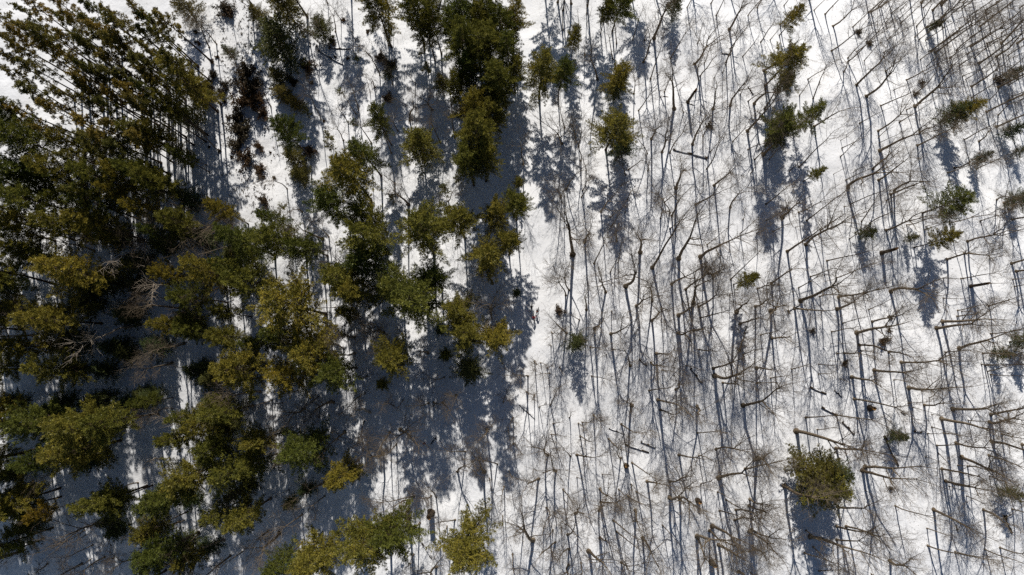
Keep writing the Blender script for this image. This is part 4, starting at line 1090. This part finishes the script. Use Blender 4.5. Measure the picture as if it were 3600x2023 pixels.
# thin brush stems standing in the snow
def brush(name, P, seed, hmin, hmax, lab, mat):
    rg = np.random.default_rng(seed)
    m_ = len(P)
    hh = rg.uniform(hmin, hmax, m_)
    ln = rg.normal(0, .35, (m_, 2)) * hh[:, None]
    n = 3
    w = rg.uniform(.006, .014, m_)[:, None]
    mid = P + np.concatenate([ln * .4, (hh * .55)[:, None]], 1); top = P + np.concatenate([ln, hh[:, None]], 1)
    th = np.arange(3) * 2.094
    ring = np.stack([np.cos(th), np.sin(th), np.zeros(3)], 1)
    Vb = np.concatenate([P[:, None] + ring[None] * w[:, None] - np.array([0, 0, .1]), mid[:, None] + ring[None] * w[:, None] * .7, top[:, None] + ring[None] * w[:, None] * .3], 1).reshape(-1, 3)
    o_ = np.arange(m_)[:, None] * 9
    fs = []
    for lv in (0, 3):
        for j in range(3):
            k_ = (j + 1) % 3
            fs.append(np.concatenate([o_ + lv + j, o_ + lv + k_, o_ + lv + 3 + k_, o_ + lv + 3 + j], 1))
    single(name, mesh_np(name, Vb, np.concatenate(fs), mat), (0, 0, 0), kind='stuff', label=lab)
P1 = scatter(26000, (1650, -60, 3660, 2080), 31, lambda px, py, nz, dt_, u: (dt_ > 2.9) & (u < .10 + .24 * nz))
brush('undergrowth', P1, 32, .5, 2.2, 'thin leafless undergrowth stems in the snow', M['twig'])
P2 = scatter(12000, (600, -60, 1860, 1500), 33, lambda px, py, nz, dt_, u: (dt_ > 2.0) & (u < .28 + .3 * nz))
brush('undergrowth', P2, 34, .4, 1.8, 'thin leafless undergrowth stems among the pines', M['twig'])

# ------------------------------------------------------------------ labels: each names its tree by the landmark it stands nearest to
LAND = [('the three cyclists', 1880, 1095), ('the round dark evergreen', 2028, 1210), ('the root-plate log', 2440, 545), ('the broken snag', 1510, 1812), ('the red walker', 1493, 1552),
        ('the bushy lower-right evergreen', 2880, 1685), ('the top right corner', 3600, 0), ('the bottom right corner', 3600, 2023), ('the bottom left corner', 0, 2023), ('the top left corner', 0, 0),
        ("the trail's top end", 1838, 0), ('the middle right edge', 3600, 1010), ('the bottom edge middle', 1800, 2023), ('the middle left edge', 0, 1010), ('the yellowed pine', 157, 1803),
        ('the trailside pine', 1915, 230), ('the small round evergreen', 3151, 1531), ('the brown shrub mound', 3105, 1197), ('the paired right evergreens', 2790, 425), ('the low dark shrub', 3047, 819),
        ('the tall right evergreen', 3375, 701), ('the short leaning pine', 2634, 981), ('the open snow patch', 1240, 300), ('the brown stream brush', 870, 330), ('the picture centre', 1800, 1011),
        ('the lower bushy pine', 1310, 1905), ('the top edge middle', 2400, 0), ('the lower right quarter', 2700, 1500), ('the dark stand', 700, 1200), ('the upper right slope', 3000, 250),
        ('the lower woods', 2350, 1750), ('the central pine cluster', 1300, 850), ('the left pine mass', 350, 800), ('the right-hand footpath', 3230, 1620)]
ORD = ['', 'second ', 'third ', 'fourth ', 'fifth ', 'sixth ', 'seventh ', 'eighth ', 'ninth ', 'tenth ', 'eleventh ', 'twelfth ', 'thirteenth ', 'fourteenth ', 'fifteenth ', 'sixteenth ', 'seventeenth ', 'eighteenth ', 'nineteenth ', 'twentieth ']
for tens in ('twenty', 'thirty', 'forty', 'fifty', 'sixty', 'seventy', 'eighty', 'ninety'):
    ORD += [tens + '-' + w + ' ' for w in ('first', 'second', 'third', 'fourth', 'fifth', 'sixth', 'seventh', 'eighth', 'ninth')] + ['']
ORD = [w if i == 0 or w else None for i, w in enumerate(ORD)]
def sector(dx, dy):
    return ('right of' if dx > 0 else 'left of') if abs(dx) > abs(dy) else ('below' if dy > 0 else 'above')
byk = {}
for th_ in THINGS:
    byk.setdefault(th_[3], []).append(th_)
for desc, lst in byk.items():
    opts = {}
    for nm, lx, ly in LAND:
        sec = {}
        for i, (o, px, py, _) in enumerate(lst):
            sec.setdefault(sector(px - lx, py - ly), []).append((math.hypot(px - lx, py - ly), i))
        for s_, arr in sec.items():
            arr.sort()
            for k, (d_, i) in enumerate(arr[:len(ORD)]):
                if ORD[k] is None:
                    continue
                opts.setdefault(i, []).append((d_ / 400 + k * .35, k, s_, nm))
    for i, (o, px, py, _) in enumerate(lst):
        c = min(opts[i])
        o['label'] = f"{desc}, {ORD[c[1]]}nearest such one {c[2]} {c[3]}"
cnt = {}
for o in sc.objects:
    if o.parent is None:
        k_ = o.name.split('.')[0]; cnt[k_] = cnt.get(k_, 0) + 1
print(cnt)
sc['counts'] = str(cnt)
